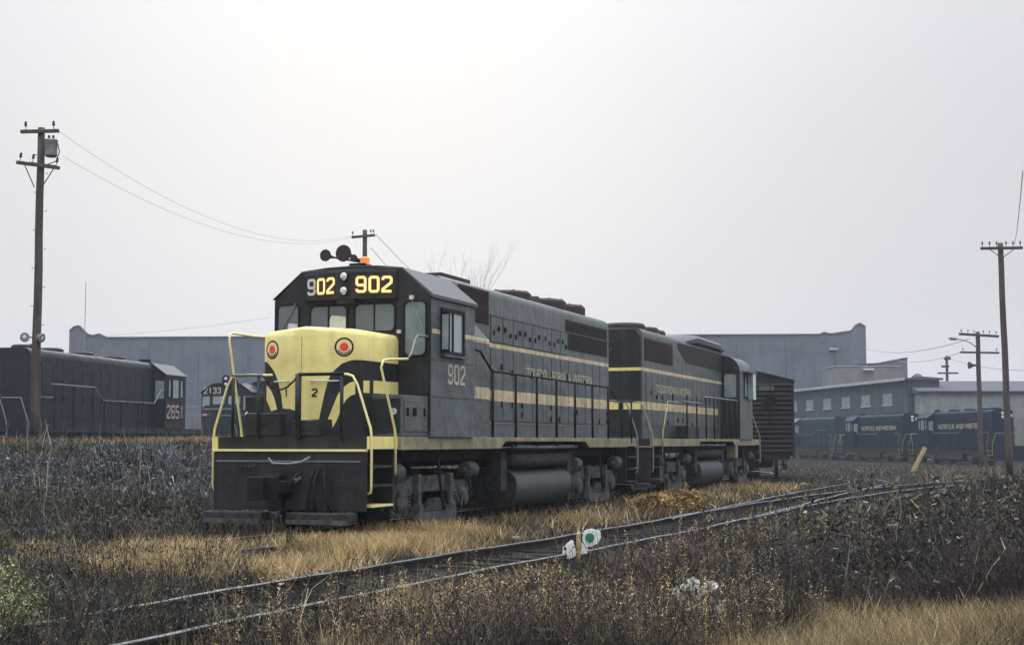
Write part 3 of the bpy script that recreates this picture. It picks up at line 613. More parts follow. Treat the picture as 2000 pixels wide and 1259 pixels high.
    for s in (1, -1):
        g = MB().box(s*HW, s*(HW+.012), 5.0, 6.60, 3.93, 4.62).build('intake_screen', m_brown, root)
        for k in range(11): MB().box(s*(HW+.012), s*(HW+.03), 5.02, 6.58, 3.97+k*.06, 3.985+k*.06).build('louvre', m_grille, g)
        g = MB().box(s*HW, s*(HW+.014), 11.65, 15.1, 3.74, 4.46).build('radiator_grille', m_brown, root, bevel=.004)
        for k in range(12): MB().box(s*(HW+.014), s*(HW+.034), 11.7, 15.05, 3.78+k*.056, 3.795+k*.056).build('louvre', m_grille, g)
        u = 6.72
        for k in range(13):
            w_ = .62 if k % 4 else .70
            if u + w_ > 15.2: break
            d = MB().box(s*HW, s*(HW+.022), u, u+w_-.04, 1.98, 3.47).build('hood_door', m_hood, root, bevel=.005)
            for z in rng.sample((2.06, 2.12, 2.26, 2.32, 3.0, 3.1), rng.choice((1, 1, 2, 3))): MB().box(s*(HW+.022), s*(HW+.05), u+w_-.13, u+w_-.095, z-.06, z+.06).build('latch', m_black, d)
            if u < 11.4:
                d2 = MB().box(s*HW, s*(HW+.022), u, u+w_-.04, 3.60, 4.12).build('hood_door', m_hood, root, bevel=.005)
                for j in range(2): MB().box(s*(HW+.016), s*(HW+.05), u+.1+j*.3+rng.uniform(-.05, .05), u+.135+j*.3, 3.74+.1*((k+j) % 2), 3.84+.1*((k+j) % 2)).build('latch', m_black, d2)
            u += w_
        MB().box(s*HW, s*(HW+.02), 6.7, 15.2, 4.14, 4.165).build('roof_seam', m_hood, root)
        MB().box(s*HW, s*(HW+.012), 5.96, 15.2, 1.92, 1.945).build('hood_base_seam', m_steel, root)
        # walkway handrail
        pts = [(s*1.46, 4.35, 3.30), (s*1.46, 4.75, 3.27), (s*1.46, 5.28, 2.97), (s*1.46, 5.45, 2.92), (s*1.46, 9, 2.905), (s*1.46, 13.35, 2.88), (s*1.46, 13.6, 2.80), (s*1.45, 14.0, 2.62), (s*1.44, 14.3, 2.60), (s*1.44, 15.6, 2.60)]
        MB().tube(pts, .024, 8).build('handrail', m_steel if s < 0 else m_black, root, smooth=True)
        # rail from the cab down to the steps
        if s > 0: MB().tube([(s*1.50, 2.72, 3.38), (s*1.50, 1.75, 3.36), (s*1.50, 1.66, 3.3), (s*1.49, 1.5, 3.02), (s*1.48, 1.38, 2.94)], .021, 8).build('step_handrail', m_steel, root, smooth=True)
        if s < 0: MB().tube([(s*1.50, 2.72, 3.42), (s*1.50, 1.3, 3.40), (s*1.48, .62, 3.40), (s*1.47, .54, 3.36), (s*1.47, .53, 3.26), (s*1.45, .92, 1.78), (s*1.45, .95, 1.6), (s*1.45, .95, 1.05)], .021, 8).build('step_handrail', m_rail, root, smooth=True)
        zt = 2.93
        if s > 0: MB().tube([(s*1.48, 1.38, 2.94), (s*1.47, .60, zt-.04), (s*1.46, .48, zt-.06), (s*1.45, .42, zt-.18), (s*1.45, .95, 1.76), (s*1.45, .99, 1.6), (s*1.45, .99, 1.05), (s*1.42, 1.05, 1.0)], .021, 8).build('step_handrail', m_rail, root, smooth=True)
    stanchions(root, (5.42, 6.72, 8.02, 9.32, 10.65, 12.0, 13.32), 1.46, 1.45, 2.91, m_black, .028)
    stanchions(root, (14.6, 15.5), 1.44, 1.5, 2.60, m_black, .024)
    lettering('lettering', 'TOLEDO  PEORIA  &  WESTERN', (HW+.026, 8.85, 2.94), (0, 1, 0), (0, 0, 1), .335, m_let, root, stretch=1.03)
    # roof fans and vents
    for (u, r_, h) in ((9.9, .62, .20), (12.35, .66, .24), (13.9, .66, .24), (11.1, .45, .2)):
        f = MB().lathe([(0, r_), (h*.75, r_), (h, r_*.92), (h, r_*.2)], (0, u, 4.76), (0, 0, 1), 26).build('roof_fan', m_brown, root, smooth='auto')
        for k in range(4):
            a = math.pi*k/4; MB().box(-r_*.9, r_*.9, -.015, .015, 0, .015).build('fan_bar', m_grille, f).location = (0, u, 4.762+h)
            f.children[-1].rotation_euler = (0, 0, a)
    MB().box(-.55, .55, 5.0, 6.5, 4.765, 4.86).build('roof_hatch', m_brown, root, bevel=.02)
    for (u, x) in ((9.1, .4), (15.0, .3), (15.1, -.3)): MB().tube([(x, u, 4.7), (x, u, 4.86), (x, u+.1, 4.9)], .02, 6).build('lifting_eye', m_black, root)
    return root
build_902()

# ------------------------------------------------------------------ the second unit: humped roof, running tail first
def build_second():
    root = empty('diesel_locomotive', (0, 33.55, 0), R(180), label='humped-roof green locomotive coupled behind the yellow-nosed one', cat='locomotive')
    LEN = 16.0; DK = 1.63
    running_gear(root, LEN, (3.0, 12.95), True, m_sill, (6.2, 9.6))
    end_set(root, LEN, -1, bright=False, railm=m_grub if True else M('grubby_rail_paint', (.45, .45, .30), .6, var=.4, scale=9))
    end_set(root, 0, 1, bright=False, railm=m_steel)
    HW = .9
    prof = [(-HW, DK+.003), (-HW, 4.62)] + arc(-HW+.18, 4.60, .18, 175, 95, 4) + [(-.3, 4.80), (.3, 4.80)] + arc(HW-.18, 4.60, .18, 85, 5, 4) + [(HW, 4.62), (HW, DK+.003)]
    MB().prism(prof, 'y', 4.26, 14.95).build('long_hood', m_hood2, root, smooth='auto')
    MB().prism([(-.93, 2.2), (-.93, .8), (-.8, .6), (.8, .6), (.93, .8), (.93, 2.2)], 'z', DK, 3.4).build('nose', m_plain, root, bevel=.04)
    # hump: the long blister over cab and fore part of the hood
    hp = [(-.72, 4.66), (-.98, 4.78), (-1.0, 4.92), (-.85, 5.03), (0, 5.09), (.85, 5.03), (1.0, 4.92), (.98, 4.78), (.72, 4.66)]
    hm = MB(); st = [(3.9, .86, -.25), (4.6, 1, -.02), (8.3, 1, 0), (9.3, .9, -.14), (9.9, .75, -.33)]; k = len(hp); vs = []; fs = []
    for (u, sx, dz) in st: vs += [(x*sx, u, max(4.6, z+dz)) for x, z in hp]
    for i in range(len(st)-1):
        for j in range(k-1): fs.append((i*k+j, (i+1)*k+j, (i+1)*k+j+1, i*k+j+1))
    fs += [tuple(range(k)), tuple(range((len(st)-1)*k, len(st)*k))[::-1]]
    hm.add(vs, fs).build('roof_hump', m_roof, root, smooth='auto')
    MB().prism([(-1.0, 14.96), (1.0, 14.96)] and [(-.86, 1.7), (.86, 1.7), (.86, 4.5), (.7, 4.74), (-.7, 4.74), (-.86, 4.5)], 'y', 14.951, 14.97).build('end_wall', m_front, root)
    MB().box(-.87, .87, 14.972, 14.98, 3.56, 3.65).build('yellow_stripe', m_yel, root)
    for x0, x1 in ((-.85, -.35), (-.2, .3), (.5, .85)): MB().box(x0, x1, 14.972, 14.98, 2.46, 2.68).build('yellow_stripe', m_yel, root)
    for z in (4.15, 4.36): MB().lathe([(0, .09), (.04, .09), (.05, .02)], (0, 14.97, z), (0, 1, 0), 14).build('headlight', m_under, root)
    for s in (1, -1):
        g = MB().box(s*HW, s*(HW+.012), 11.4, 14.7, 3.86, 4.52).build('radiator_grille', m_brown, root)
        for q in range(10): MB().box(s*(HW+.012), s*(HW+.03), 11.45, 14.65, 3.9+q*.06, 3.915+q*.06).build('louvre', m_grille, g)
        MB().prism([(4.4, 4.62), (10.7, 4.62), (10.7, 4.45), (9.6, 4.05), (4.4, 4.02)], 'x', s*HW, s*(HW+.014)).build('intake_screen', m_grille, root)
        u = 5.0
        for q in range(15):
            w_ = .64
            if u+w_ > 14.8: break
            d = MB().box(s*HW, s*(HW+.02), u, u+w_-.04, 2.0, 3.50).build('hood_door', m_hood2, root, bevel=.005)
            for z in rng.sample((2.1, 2.2, 2.85, 2.95), rng.choice((0, 1, 1, 2))): MB().box(s*(HW+.02), s*(HW+.045), u+.1, u+.135, z-.06, z+.06).build('latch', m_black, d)
            u += w_
        pts = [(s*1.46, 4.3, 2.98), (s*1.46, 9.4, 2.96), (s*1.46, 9.5, 2.94)]
        MB().tube(pts, .026, 8).build('handrail', m_steel, root, smooth=True)
        MB().tube([(s*1.46, 9.9, 2.74), (s*1.46, 12.4, 2.74)], .026, 8).build('handrail', m_steel, root, smooth=True)
        MB().tube([(s*1.45, 12.9, 2.70), (s*1.45, 14.2, 2.70), (s*1.45, 14.8, 1.8), (s*1.45, 14.9, 1.0)], .022, 8).build('step_handrail', m_grub, root, smooth=True)
        MB().box(s*1.10, s*1.46, 10.2, 11.9, DK+.004, 2.02).build('walkway_box', m_front, root, bevel=.01)
        MB().box(s*1.2, s*1.5, 4.5, 4.9, 1.0, 1.4).build('hanging_bracket', m_sill, root)
    stanchions(root, (4.5, 5.3, 6.1, 7.0, 8.1, 9.3, 10.6, 11.9), 1.46, 1.45, 2.95, m_black, .026)
    C0, C1, CW = 2.0, 4.25, 1.55
    cp = [(-CW, DK+.003), (-CW, 4.0)] + arc(-CW+.55, 4.02, .55, 180, 110, 4) + [(-.5, 4.70), (0, 4.75), (.5, 4.70)] + arc(CW-.55, 4.02, .55, 70, 0, 4) + [(CW, 4.0), (CW, DK+.003)]
    cab = MB().prism(cp, 'y', C0, C1).build('cab', m_plain, root, smooth='auto')
    MB().prism([(x*.995, max(z-.01, 1.7)) for x, z in cp], 'y', C1+.002, C1+.02).build('rear_wall', m_front, cab)
    for s in (1, -1):
        pane_side('side_window', s*CW, s, 2.5, 3.5, 3.15, 3.85, cab, mat=m_glass2)
        MB().prism(rounded_rect(min(s*1.0, s*1.42), max(s*1.0, s*1.42), 3.1, 3.92, .08), 'y', C1+.021, C1+.03).build('rear_window', m_glass2, cab)
        MB().box(s*(CW+.03), s*(CW+.22), 2.4, 2.95, 3.05, 3.98).build('window_awning', m_glass2, cab, bevel=.01)
        MB().box(s*(CW-.1), s*(CW+.25), 2.3, 3.7, 3.98, 4.06).build('cab_visor', m_plain, cab, bevel=.01)
    numerals('cab_number', '700', (-.02-HW, 7.0, 3.75), (0, -1, 0), (0, 0, 1), .42, m_let, root, adv=.95) if False else None
    for i, (a, w_, z0, z1) in enumerate(((12.9, 1.05, 3.0, 3.26), (11.65, .72, 3.0, 3.26), (10.4, .30, 3.02, 3.28), (9.95, 1.2, 3.10, 3.26))):
        pass
    lettering('lettering', 'TOLEDO PEORIA & WESTERN', (-HW-.024, 13.5, 2.99), (0, -1, 0), (0, 0, 1), .33, m_let, root, stretch=1.0)
    for (u, r_) in ((13.6, .62), (12.0, .62), (10.7, .5)):
        MB().lathe([(0, r_), (.16, r_), (.22, r_*.9), (.22, r_*.2)], (0, u, 4.79), (0, 0, 1), 24).build('roof_fan', m_brown, root, smooth='auto')
    MB().lathe([(0, .45), (.10, .62), (.16, .55), (.18, .1)], (-.2, 3.3, 4.72), (0, 0, 1), 18).build('roof_vent', m_grille, cab, smooth='auto')
    return root
build_second()

# ------------------------------------------------------------------ boxcar standing beyond
def build_boxcar():
    root = empty('boxcar', (.42, 38.5, 0), R(10), label='brown ribbed-end boxcar behind the two green locomotives', cat='freight car')
    hw, z0, ze, zp, LN = 1.5, .98, 4.06, 4.42, 12.6
    MB().prism([(-hw, z0), (-hw, ze), (0, zp), (hw, ze), (hw, z0)], 'y', 0.06, LN).build('body', m_box, root)
    MB().prism([(-hw-.05, ze-.02), (-hw-.05, ze+.03), (0, zp+.06), (hw+.05, ze+.03), (hw+.05, ze-.02), (0, zp+.005)], 'y', -.02, LN+.08).build('roof', m_box, root)
    nr = 15
    for k in range(nr):
        z = z0+.1+k*(ze-z0-.15)/nr
        MB().prism([(0.059, z), (-.02, z+.05), (-.02, z+.085), (0.059, z+.135)], 'x', -hw+.1, hw-.1).build('end_rib', m_box, root, bevel=.01)
    for s in (1, -1):
        MB().box(s*(hw-.09), s*(hw+.012), 0.0, .12, z0, ze).build('corner_post', m_box, root)
        for k in range(6): MB().tube([(s*(hw-.42), -.05, 1.2+.42*k), (s*(hw-.05), -.05, 1.2+.42*k)], .014, 5).build('ladder_rung', m_box, root)
        MB().box(s*hw, s*(hw+.05), 5.2, 7.4, 1.05, 3.8).build('side_door', m_box, root)
    MB().box(-.3, .3, -.75, .06, .72, .95).build('coupler', m_black, root)
    MB().tube([(.55, -.12, 2.1), (.55, -.12, 4.2)], .02, 6).build('brake_staff', m_black, root)
    MB().lathe([(0, .26), (.03, .26), (.03, .22), (0, .22)], (.55, -.16, 3.2), (0, -1, 0), 18).build('brake_wheel', m_black, root)
    MB().poly([(.1, -.028, 3.66), (.7, -.028, 3.66), (.7, -.028, 3.85), (.1, -.028, 3.85)]).build('stencil_panel', m_dark2, root)
    MB().box(-1.3, 1.3, .1, LN-.1, .8, .98).build('underframe', m_under, root)
    for u in (2.0, LN-2.0): truck(root, u, False)
build_boxcar()

# ------------------------------------------------------------------ other yard locomotives
def yard_loco(name, label, loc, rz, paint, roofm, number=None, num_side=1, lets=None, high_hood=False, railm=None, headlights=False, front_no=None, LEN=16.2, steps=True, rear_lights=False, glass=None):
    root = empty(name, loc, rz, label=label, cat='locomotive'); railm = railm or m_steel; DK = 1.63
    MB().box(-1.45, 1.45, .1, LEN-.1, 1.40, DK).build('platform', paint, root)
    for uc in (3.1, LEN-3.1): truck(root, uc, False)
    MB().prism([(-1.25, 1.395), (-1.3, .5), (-1.0, .3), (1.0, .3), (1.3, .5), (1.25, 1.395)], 'y', 5.6, 10.6).build('fuel_tank', m_under, root)
    MB().box(-1.3, 1.3, .5, LEN-.5, .95, 1.398).build('underframe', m_under, root)
    for ye, d in ((0, 1), (LEN, -1)):
        MB().box(-1.4, 1.4, ye, ye+d*.08, .45, 1.62).build('pilot', paint, root)
        MB().box(-.2, .2, ye-d*.6, ye, .7, 1.0).build('coupler', m_black, root)
        for s in (1, -1):
            for z in (.5, .85, 1.2): MB().box(s*1.05, s*1.45, ye+d*.12, ye+d*.9, z, z+.04).build('step', railm, root)
            MB().tube([(s*.35, ye+d*.05, 2.65), (s*1.1, ye+d*.05, 2.65), (s*1.42, ye+d*.06, 1.75), (s*1.42, ye+d*.06, .9)], .024, 6).build('corner_handrail', railm, root)
            MB().tube([(s*1.45, ye+d*1.8, 2.7), (s*1.45, ye+d*.6, 2.7), (s*1.44, ye+d*.95, 1.7), (s*1.44, ye+d*.95, .9)], .024, 6).build('step_handrail', railm, root)
    HW = .92; H1 = LEN-1.0
    hp = [(-HW, DK), (-HW, 4.25)] + arc(-HW+.3, 4.25, .3, 180, 95, 4) + arc(HW-.3, 4.25, .3, 85, 0, 4) + [(HW, DK)]
    hd = MB().prism(hp, 'y', 4.4, H1).build('long_hood', paint, root, smooth='auto')
    zt = 4.45 if high_hood else 3.25
    npz = [(-HW, DK), (-HW, zt-.25)] + arc(-HW+.25, zt-.25, .25, 180, 95, 3) + arc(HW-.25, zt-.25, .25, 85, 0, 3) + [(HW, DK)]
    MB().prism(npz, 'y', .8, 2.2).build('nose', paint, root, smooth='auto')
    cp = arch_profile(1.52, 4.0, .85, 4.5, 4.56, DK)
    cab = MB().prism(cp, 'y', 2.2, 4.4).build('cab', paint, root)
    rf = MB()
    for s in (1, -1): rf.prism([(s*1.56, 3.99), (s*1.57, 4.03), (s*.85, 4.545), (s*.85, 4.51)], 'y', 2.12, 4.46)
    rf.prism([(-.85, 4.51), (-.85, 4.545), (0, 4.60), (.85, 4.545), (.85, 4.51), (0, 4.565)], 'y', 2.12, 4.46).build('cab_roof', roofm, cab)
    g2 = glass or m_glass2
    for s in (1, -1):
        pane_side('side_window', s*1.52, s, 2.55, 2.85, 3.05, 3.8, cab, mat=g2, fr=.04)
        pane_side('side_window', s*1.52, s, 3.0, 3.7, 3.0, 3.82, cab, mat=g2, fr=.04)
        pane_side('side_window', s*1.52, s, 3.9, 4.15, 3.05, 3.8, cab, mat=g2, fr=.04)
        x0, x1 = sorted((s*1.02, s*1.44))
        MB().box(x0, x1, 4.401, 4.412, 2.95, 3.75).build('rear_window', g2, cab)
        MB().box(x0, x1, 2.188, 2.199, 3.0, 3.8).build('front_window', g2, cab)
        if not high_hood: MB().box(*sorted((s*.12, s*.82)), 2.188, 2.199, 3.35, 3.8).build('windshield', g2, cab)
        u = 4.75; k = 0
        while u+.8 < H1-.2:
            dd = MB().box(s*HW, s*(HW+.018), u, u+.76, 1.95, 3.9).build('hood_door', paint, root, bevel=.006); u += .8; k += 1
            MB().box(s*(HW+.018), s*(HW+.05), u-.14, u-.1, 2.6, 2.8).build('latch', m_black, dd)
        pts = [(s*1.46, 4.0, 3.32), (s*1.46, 4.8, 3.30), (s*1.46, 5.45, 2.72), (s*1.46, 10.3, 2.70), (s*1.46, 11.1, 3.2), (s*1.46, LEN-1.6, 3.2)]
        MB().tube(pts, .026, 6).build('handrail', m_steel, root, smooth=True)
        for u in (5.5, 7.1, 8.7, 10.2): MB().tube([(s*1.46, u, 1.5), (s*1.46, u, 2.7)], .026, 6).build('stanchion', m_black, root)
        for u in (11.2, 12.8, 14.3): MB().tube([(s*1.46, u, 1.5), (s*1.46, u, 3.2)], .026, 6).build('stanchion', m_black, root)
    for u in (6.5, 9.5, 12.0, 14.0): MB().lathe([(0, .5), (.15, .5), (.2, .4), (.2, .1)], (0, u, 4.53), (0, 0, 1), 18).build('roof_fan', paint, root)
    MB().box(-.15, .25, 3.0, 3.4, 4.58, 4.78).build('horn', m_black, cab)
    if number:
        s = num_side
        numerals('cab_number', number, (s*1.54, 2.35 if s > 0 else 4.25, 2.12), (0, s, 0), (0, 0, 1), .52, M('rusty_number', (.42, .33, .26), .7, var=.4, scale=10), cab, adv=.92, wid=1.0, th=.18)
    if headlights:
        h = MB().prism(rounded_rect(-.22, .22, 4.3, 5.02, .2), 'y', 2.02, 2.18).build('headlight', m_black, cab)
        for z in (4.48, 4.80): MB().lathe([(0, .11), (.03, .1), (.05, .02)], (0, 2.02, z), (0, -1, 0), 14).build('lens', m_lens, h)
    if front_no:
        numerals('front_number', front_no, (-1.35, 2.17, 3.98), (1, 0, 0), (0, 0, 1), .30, m_numdim, cab, adv=.9, th=.16)
        MB().box(-.9, .9, .79, .797, 3.0, 3.08).build('nose_edge', m_steel, root)
    if lets:
        s, txt, u0, z, size, st = lets
        lettering('lettering', txt, (s*(HW+.03), u0, z), (0, s, 0), (0, 0, 1), size, m_let, root, stretch=st)
    if rear_lights:
        for z in (3.95, 4.25): MB().lathe([(0, .13), (.05, .13), (.08, .03)], (0, H1+.0, z), (0, 1, 0), 12).build('headlight', m_white, root)
        MB().box(-.85, -.3, H1, H1+.02, 3.95, 4.2).build('number_board', m_num2, root)
    return root
# left of the bank: long hood towards us, cab far away
c = cw(344, Z=64.5); az = R(YAW-10.2)
dirv = Vector((-math.sin(az), math.cos(az), 0)); rgt = Vector((math.cos(az), math.sin(az), 0))
# cab middle sits 3.3 m from the nose; the nose points away from the camera
org = Vector((c.x, c.y, 0)) - rgt*1.52 + dirv*3.3
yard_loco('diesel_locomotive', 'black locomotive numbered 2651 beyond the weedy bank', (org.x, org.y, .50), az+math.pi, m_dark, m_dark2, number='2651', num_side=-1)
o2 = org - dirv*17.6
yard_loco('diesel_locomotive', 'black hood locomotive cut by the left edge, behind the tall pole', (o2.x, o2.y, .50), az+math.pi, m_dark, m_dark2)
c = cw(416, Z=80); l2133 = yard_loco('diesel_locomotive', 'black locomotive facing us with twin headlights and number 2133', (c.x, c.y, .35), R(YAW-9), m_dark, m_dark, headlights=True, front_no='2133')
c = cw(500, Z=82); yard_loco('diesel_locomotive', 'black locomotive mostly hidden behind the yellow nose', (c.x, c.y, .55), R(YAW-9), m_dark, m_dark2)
pk = MB().box(-.90, -.48, .775, .797, 2.66, 2.80).build('warning_placard', M('faded_red', (.26, .03, .045), .7), l2133)
MB().box(-.86, -.62, .765, .774, 2.71, 2.75).build('placard_text', m_white, pk)
# right: two dark blue units angled across the far side of the yard
az = R(YAW+8); dirv = Vector((-math.sin(az), math.cos(az), 0)); rgt = Vector((math.cos(az), math.sin(az), 0))
c = cw(1968, Z=114); org = Vector((c.x, c.y, 0))
p0 = org + dirv*16.2
yard_loco('diesel_locomotive', 'dark blue hood locomotive nearest the right-hand utility pole', (p0.x, p0.y, -.42), az+math.pi, m_nblue, m_nblue, high_hood=True, lets=(1, 'NORFOLK AND WESTERN', 5.2, 3.05, .62, 1.15), railm=m_grub, rear_lights=True)
p1 = org + dirv*(16.2+1.3+16.2)
yard_loco('diesel_locomotive', 'dark blue hood locomotive between the boxcar and its twin', (p1.x, p1.y, -.42), az+math.pi, m_nblue, m_nblue, high_hood=True, lets=(1, 'NORFOLK AND WESTERN', 5.2, 3.05, .62, 1.15), railm=m_grub, rear_lights=True)
p2 = org + dirv*(16.2*3+2.6)
yard_loco('diesel_locomotive', 'blue-grey locomotive half hidden behind the brown boxcar', (p2.x, p2.y, -.42), az+math.pi, M('faded_blue_paint', (.014, .034, .050), .6, var=.3, scale=1, spec=.1, streak=.3, sscale=.5, dust=(.03, .045, .055)), m_dark2, high_hood=False, railm=m_grub)

def straight_track(name, a, d, t0, t1, z):
    track(name, [(a.x+d.x*t, a.y+d.y*t, z) for t in np.linspace(t0, t1, 5)], ties=False)
straight_track('far_track', org, dirv, -14, 60, -.42)
_az = R(YAW-10.2); _d = Vector((-math.sin(_az), math.cos(_az), 0)); _c = cw(344, Z=64.5) - Vector((math.cos(_az), math.sin(_az), 0))*1.52
straight_track('upper_track', _c, _d, -40, 20, .50)
# ------------------------------------------------------------------ buildings
fwd = Vector((-math.sin(R(YAW)), math.cos(R(YAW)), 0)); rt = Vector((math.cos(R(YAW)), math.sin(R(YAW)), 0))
GZ = -.9
def facing(name, label, cat, px0, px1, Z): 
    a = cw(px0, Z=Z); wdt = (px1-px0)/2778*Z
    return empty(name, (a.x, a.y, 0), R(YAW), label=label, cat=cat), wdt
def zz(py, Z): return CAM.z + (862-py)/2778*Z
Z = 200; bld, wd = facing('warehouse', 'huge long grey brick warehouse with raised gable ends behind the yard', 'warehouse', 133, 1693, Z)
rp_ = [(0, zz(648, Z)), (.6, zz(640, Z)), (1.3, zz(638, Z)), (2.5, zz(655, Z)), (3.4, zz(657, Z)), (4.2, zz(654, Z)), (5.2, zz(661, Z)), (20, zz(660, Z)), (wd-9, zz(655, Z)), (wd-6.5, zz(655, Z)), (wd-5.9, zz(651, Z)), (wd-5, zz(654, Z)), (wd-2.0, zz(648, Z)), (wd-1.3, zz(636, Z)), (wd-.8, zz(633, Z)), (wd, zz(640, Z))]
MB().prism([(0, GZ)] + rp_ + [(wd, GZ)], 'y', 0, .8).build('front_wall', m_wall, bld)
MB().prism([(0.05, GZ), (.05, zz(663, Z)), (wd-.05, zz(658, Z)), (wd-.05, GZ)], 'y', .81, 40).build('hall', m_roofd, bld)
cop = MB()
for i in range(len(rp_)-1):
    (a, b_), (c_, d_) = rp_[i], rp_[i+1]; cop.prism([(a, b_), (c_, d_), (c_, d_+.22), (a, b_+.22)], 'y', -.12, .9)
cop.build('coping', m_roofd, bld)
for k in range(16):
    x = 4+k*(wd-8)/15; MB().box(x-.35, x+.35, -.18, -.002, GZ, zz(668, Z)).build('pilaster', m_wall, bld)
for k in range(15):
    x = 4+(k+.5)*(wd-8)/15
    wdw = MB().box(x-1.7, x+1.7, -.03, -.003, 2.6, 4.6).build('window', m_roofd, bld); MB().box(x-1.8, x+1.8, -.14, -.031, 2.42, 2.58).build('sill', m_edge, wdw)
lp = MB().box(-.6, .6, -.5, -.003, zz(684, Z), zz(683, Z)+.25).build('wall_lamp', m_edge, bld); lp.location = ((1628-133)/2778*Z, 0, 0)
Z = 194; bld, wd = facing('annexe', 'small grey annexe with a sloping roof at the warehouse end', 'building', 1688, 1773, Z)
MB().prism([(0, GZ), (0, zz(712, Z)), (wd*.3, zz(711, Z)), (wd*.95, zz(700, Z)), (wd, zz(700, Z)), (wd, GZ)], 'y', 0, 14).build('wall', m_wall, bld)
MB().prism([(-.1, zz(712, Z)), (wd*.3, zz(711, Z)), (wd*.95, zz(700, Z)), (wd+.1, zz(700, Z)), (wd+.1, zz(698.5, Z)), (wd*.95, zz(698.5, Z)), (wd*.3, zz(709, Z)), (-.1, zz(710, Z))], 'y', -.15, 14.1).build('roof_edge', m_roofd, bld)
Z = 184; bld, wd = facing('office_block', 'low pale rendered block in front of the warehouse end', 'building', 1632, 1758, Z)
MB().box(0, wd, 0, 8, GZ, zz(716, Z)).build('wall', m_wall2, bld); MB().box(-.1, wd+.1, -.1, 8.1, zz(716, Z), zz(714.5, Z)).build('roof_edge', m_edge, bld)
MB().box(3.6, 4.9, -.5, -.003, zz(722, Z)-.1, zz(722, Z)+.12).build('wall_lamp', m_white, bld)
for k in range(4):
    w_ = MB().box(1+k*1.6, 1.9+k*1.6, -.02, -.003, 4.6, 6).build('window', m_roofd, bld)
Z = 150; bld, wd = facing('long_shed', 'long low whitewashed shed with a dark roof band behind the blue locomotives', 'shed', 1796, 2150, Z)
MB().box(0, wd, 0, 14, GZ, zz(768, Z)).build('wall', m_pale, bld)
MB().prism([(-.4, zz(768, Z)), (-.5, zz(764, Z)), (7, zz(739, Z)), (14.4, zz(764, Z)), (14.4, zz(768, Z))], 'x', -.3, wd+.3).build('roof', m_roofd, bld)
for k in range(9):
    MB().box(-.02+k*2.3, k*2.3+1.9, -.02, -.003, .4+.02*k, 3.9).build('wall_panel', M('whitewash_panel_%d' % k, tuple(nrg.uniform(.16, .50)*np.array((1, 1, .97))), .9, var=.3, scale=.7, streak=.4, dust=(.2, .19, .2)), bld)
vt = MB().lathe([(0, .25), (.5, .25), (.55, .6), (.95, .62), (1.25, .3), (1.3, .05)], (1.5, 6, zz(741, Z)-.4), (0, 0, 1), 14).build('roof_vent', m_roofd, bld, smooth='auto')
# angled shed with square lights, parallel to the blue locomotives
az = R(YAW+8); a = cw(1772, Z=152)
bld = empty('engine_shed', (a.x, a.y, 0), az, label='blue-grey angled shed with a row of square windows behind the boxcar', cat='shed')
ev = zz(742, 152); LN = 40
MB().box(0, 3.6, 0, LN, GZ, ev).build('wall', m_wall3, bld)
MB().prism([(3.9, ev), (3.9, ev+.2), (1.8, ev+.35), (-.45, ev+.18), (-.45, ev)], 'y', -.4, LN+.4).build('roof', m_roofd, bld)
MB().box(-.6, -.45, -.4, LN+.4, ev-.08, ev+.24).build('eave_flashing', m_edge, bld)
for k in range(6):
    y = 4+k*6.2; w_ = MB().box(-.05, -.003, y, y+2.6, ev-2.5, ev-1.3).build('window', M('shed_glass_%d' % k, (.26, .31, .31), .3, var=.3, scale=2), bld)
    MB().box(-.12, -.003, y-.15, y+2.75, ev-2.65, ev-2.51).build('sill', m_edge, w_)
MB().box(-.9, -.001, .1, LN, GZ, .6).build('plinth', m_wall3, bld)

# ------------------------------------------------------------------ poles, wires, lamps
def pole(name, label, base, top, r0=.15, r1=.11, lean=(0, 0), mat=m_pole):
    root = empty(name, (base.x, base.y, base.z), R(YAW), label=label, cat='utility pole')
    h = top-base.z; k = 9
    MB().tube([(lean[0]*(i/k)+.012*math.sin(i*1.7), lean[1]*(i/k), h*i/k) for i in range(k+1)], [r0+(r1-r0)*i/k for i in range(k+1)], 12).build('shaft', mat, root, smooth=True)
    return root, h
def crossarm(root, z, x0, x1, y, tilt=0, yaw=0, ins=(), mat=m_pole, cx=0, th=.055):
    mb = MB().box(x0, x1, -th, th, -th, th); o = mb.build('crossarm', mat, root, bevel=.01); o.location = (cx, y, z); o.rotation_euler = (0, tilt, yaw)
    for x in ins:
        i = MB().lathe([(th, .012), (th+.12, .012), (th+.12, .04), (th+.17, .05), (th+.2, .035), (th+.25, .045), (th+.28, .02)], (x, 0, 0), (0, 0, 1), 8).build('insulator', m_under, o)
    return o
def gz(p): p.z = float(height(p.x, p.y)); return p
ZL = 46; b0 = gz(cw(71, Z=ZL)); tp = zz(243, ZL)
pl, h = pole('utility_pole', 'tall brown utility pole with a transformer on the weedy bank', b0, tp, .155, .115, lean=(-.07-.0, 0)); lx = -.07
crossarm(pl, zz(252, ZL)-b0.z, -.60, .62, -.16, tilt=R(-3), yaw=R(8), ins=(-.43, .45), cx=lx)
ca = crossarm(pl, zz(320, ZL)-b0.z, -.78, .74, -.17, tilt=R(9), yaw=R(-10), ins=(-.68, .62), cx=lx)
crossarm(pl, zz(316, ZL)-b0.z, -.45, .52, .16, tilt=R(9), yaw=R(-10), ins=(-.35,), cx=lx)
for s in (-1, 1): MB().tube([(lx+s*.12, -.16, zz(364, ZL)-b0.z), (lx+s*.5, -.2, zz(328 if s > 0 else 312, ZL)-b0.z)], .018, 5).build('brace', m_under, pl)
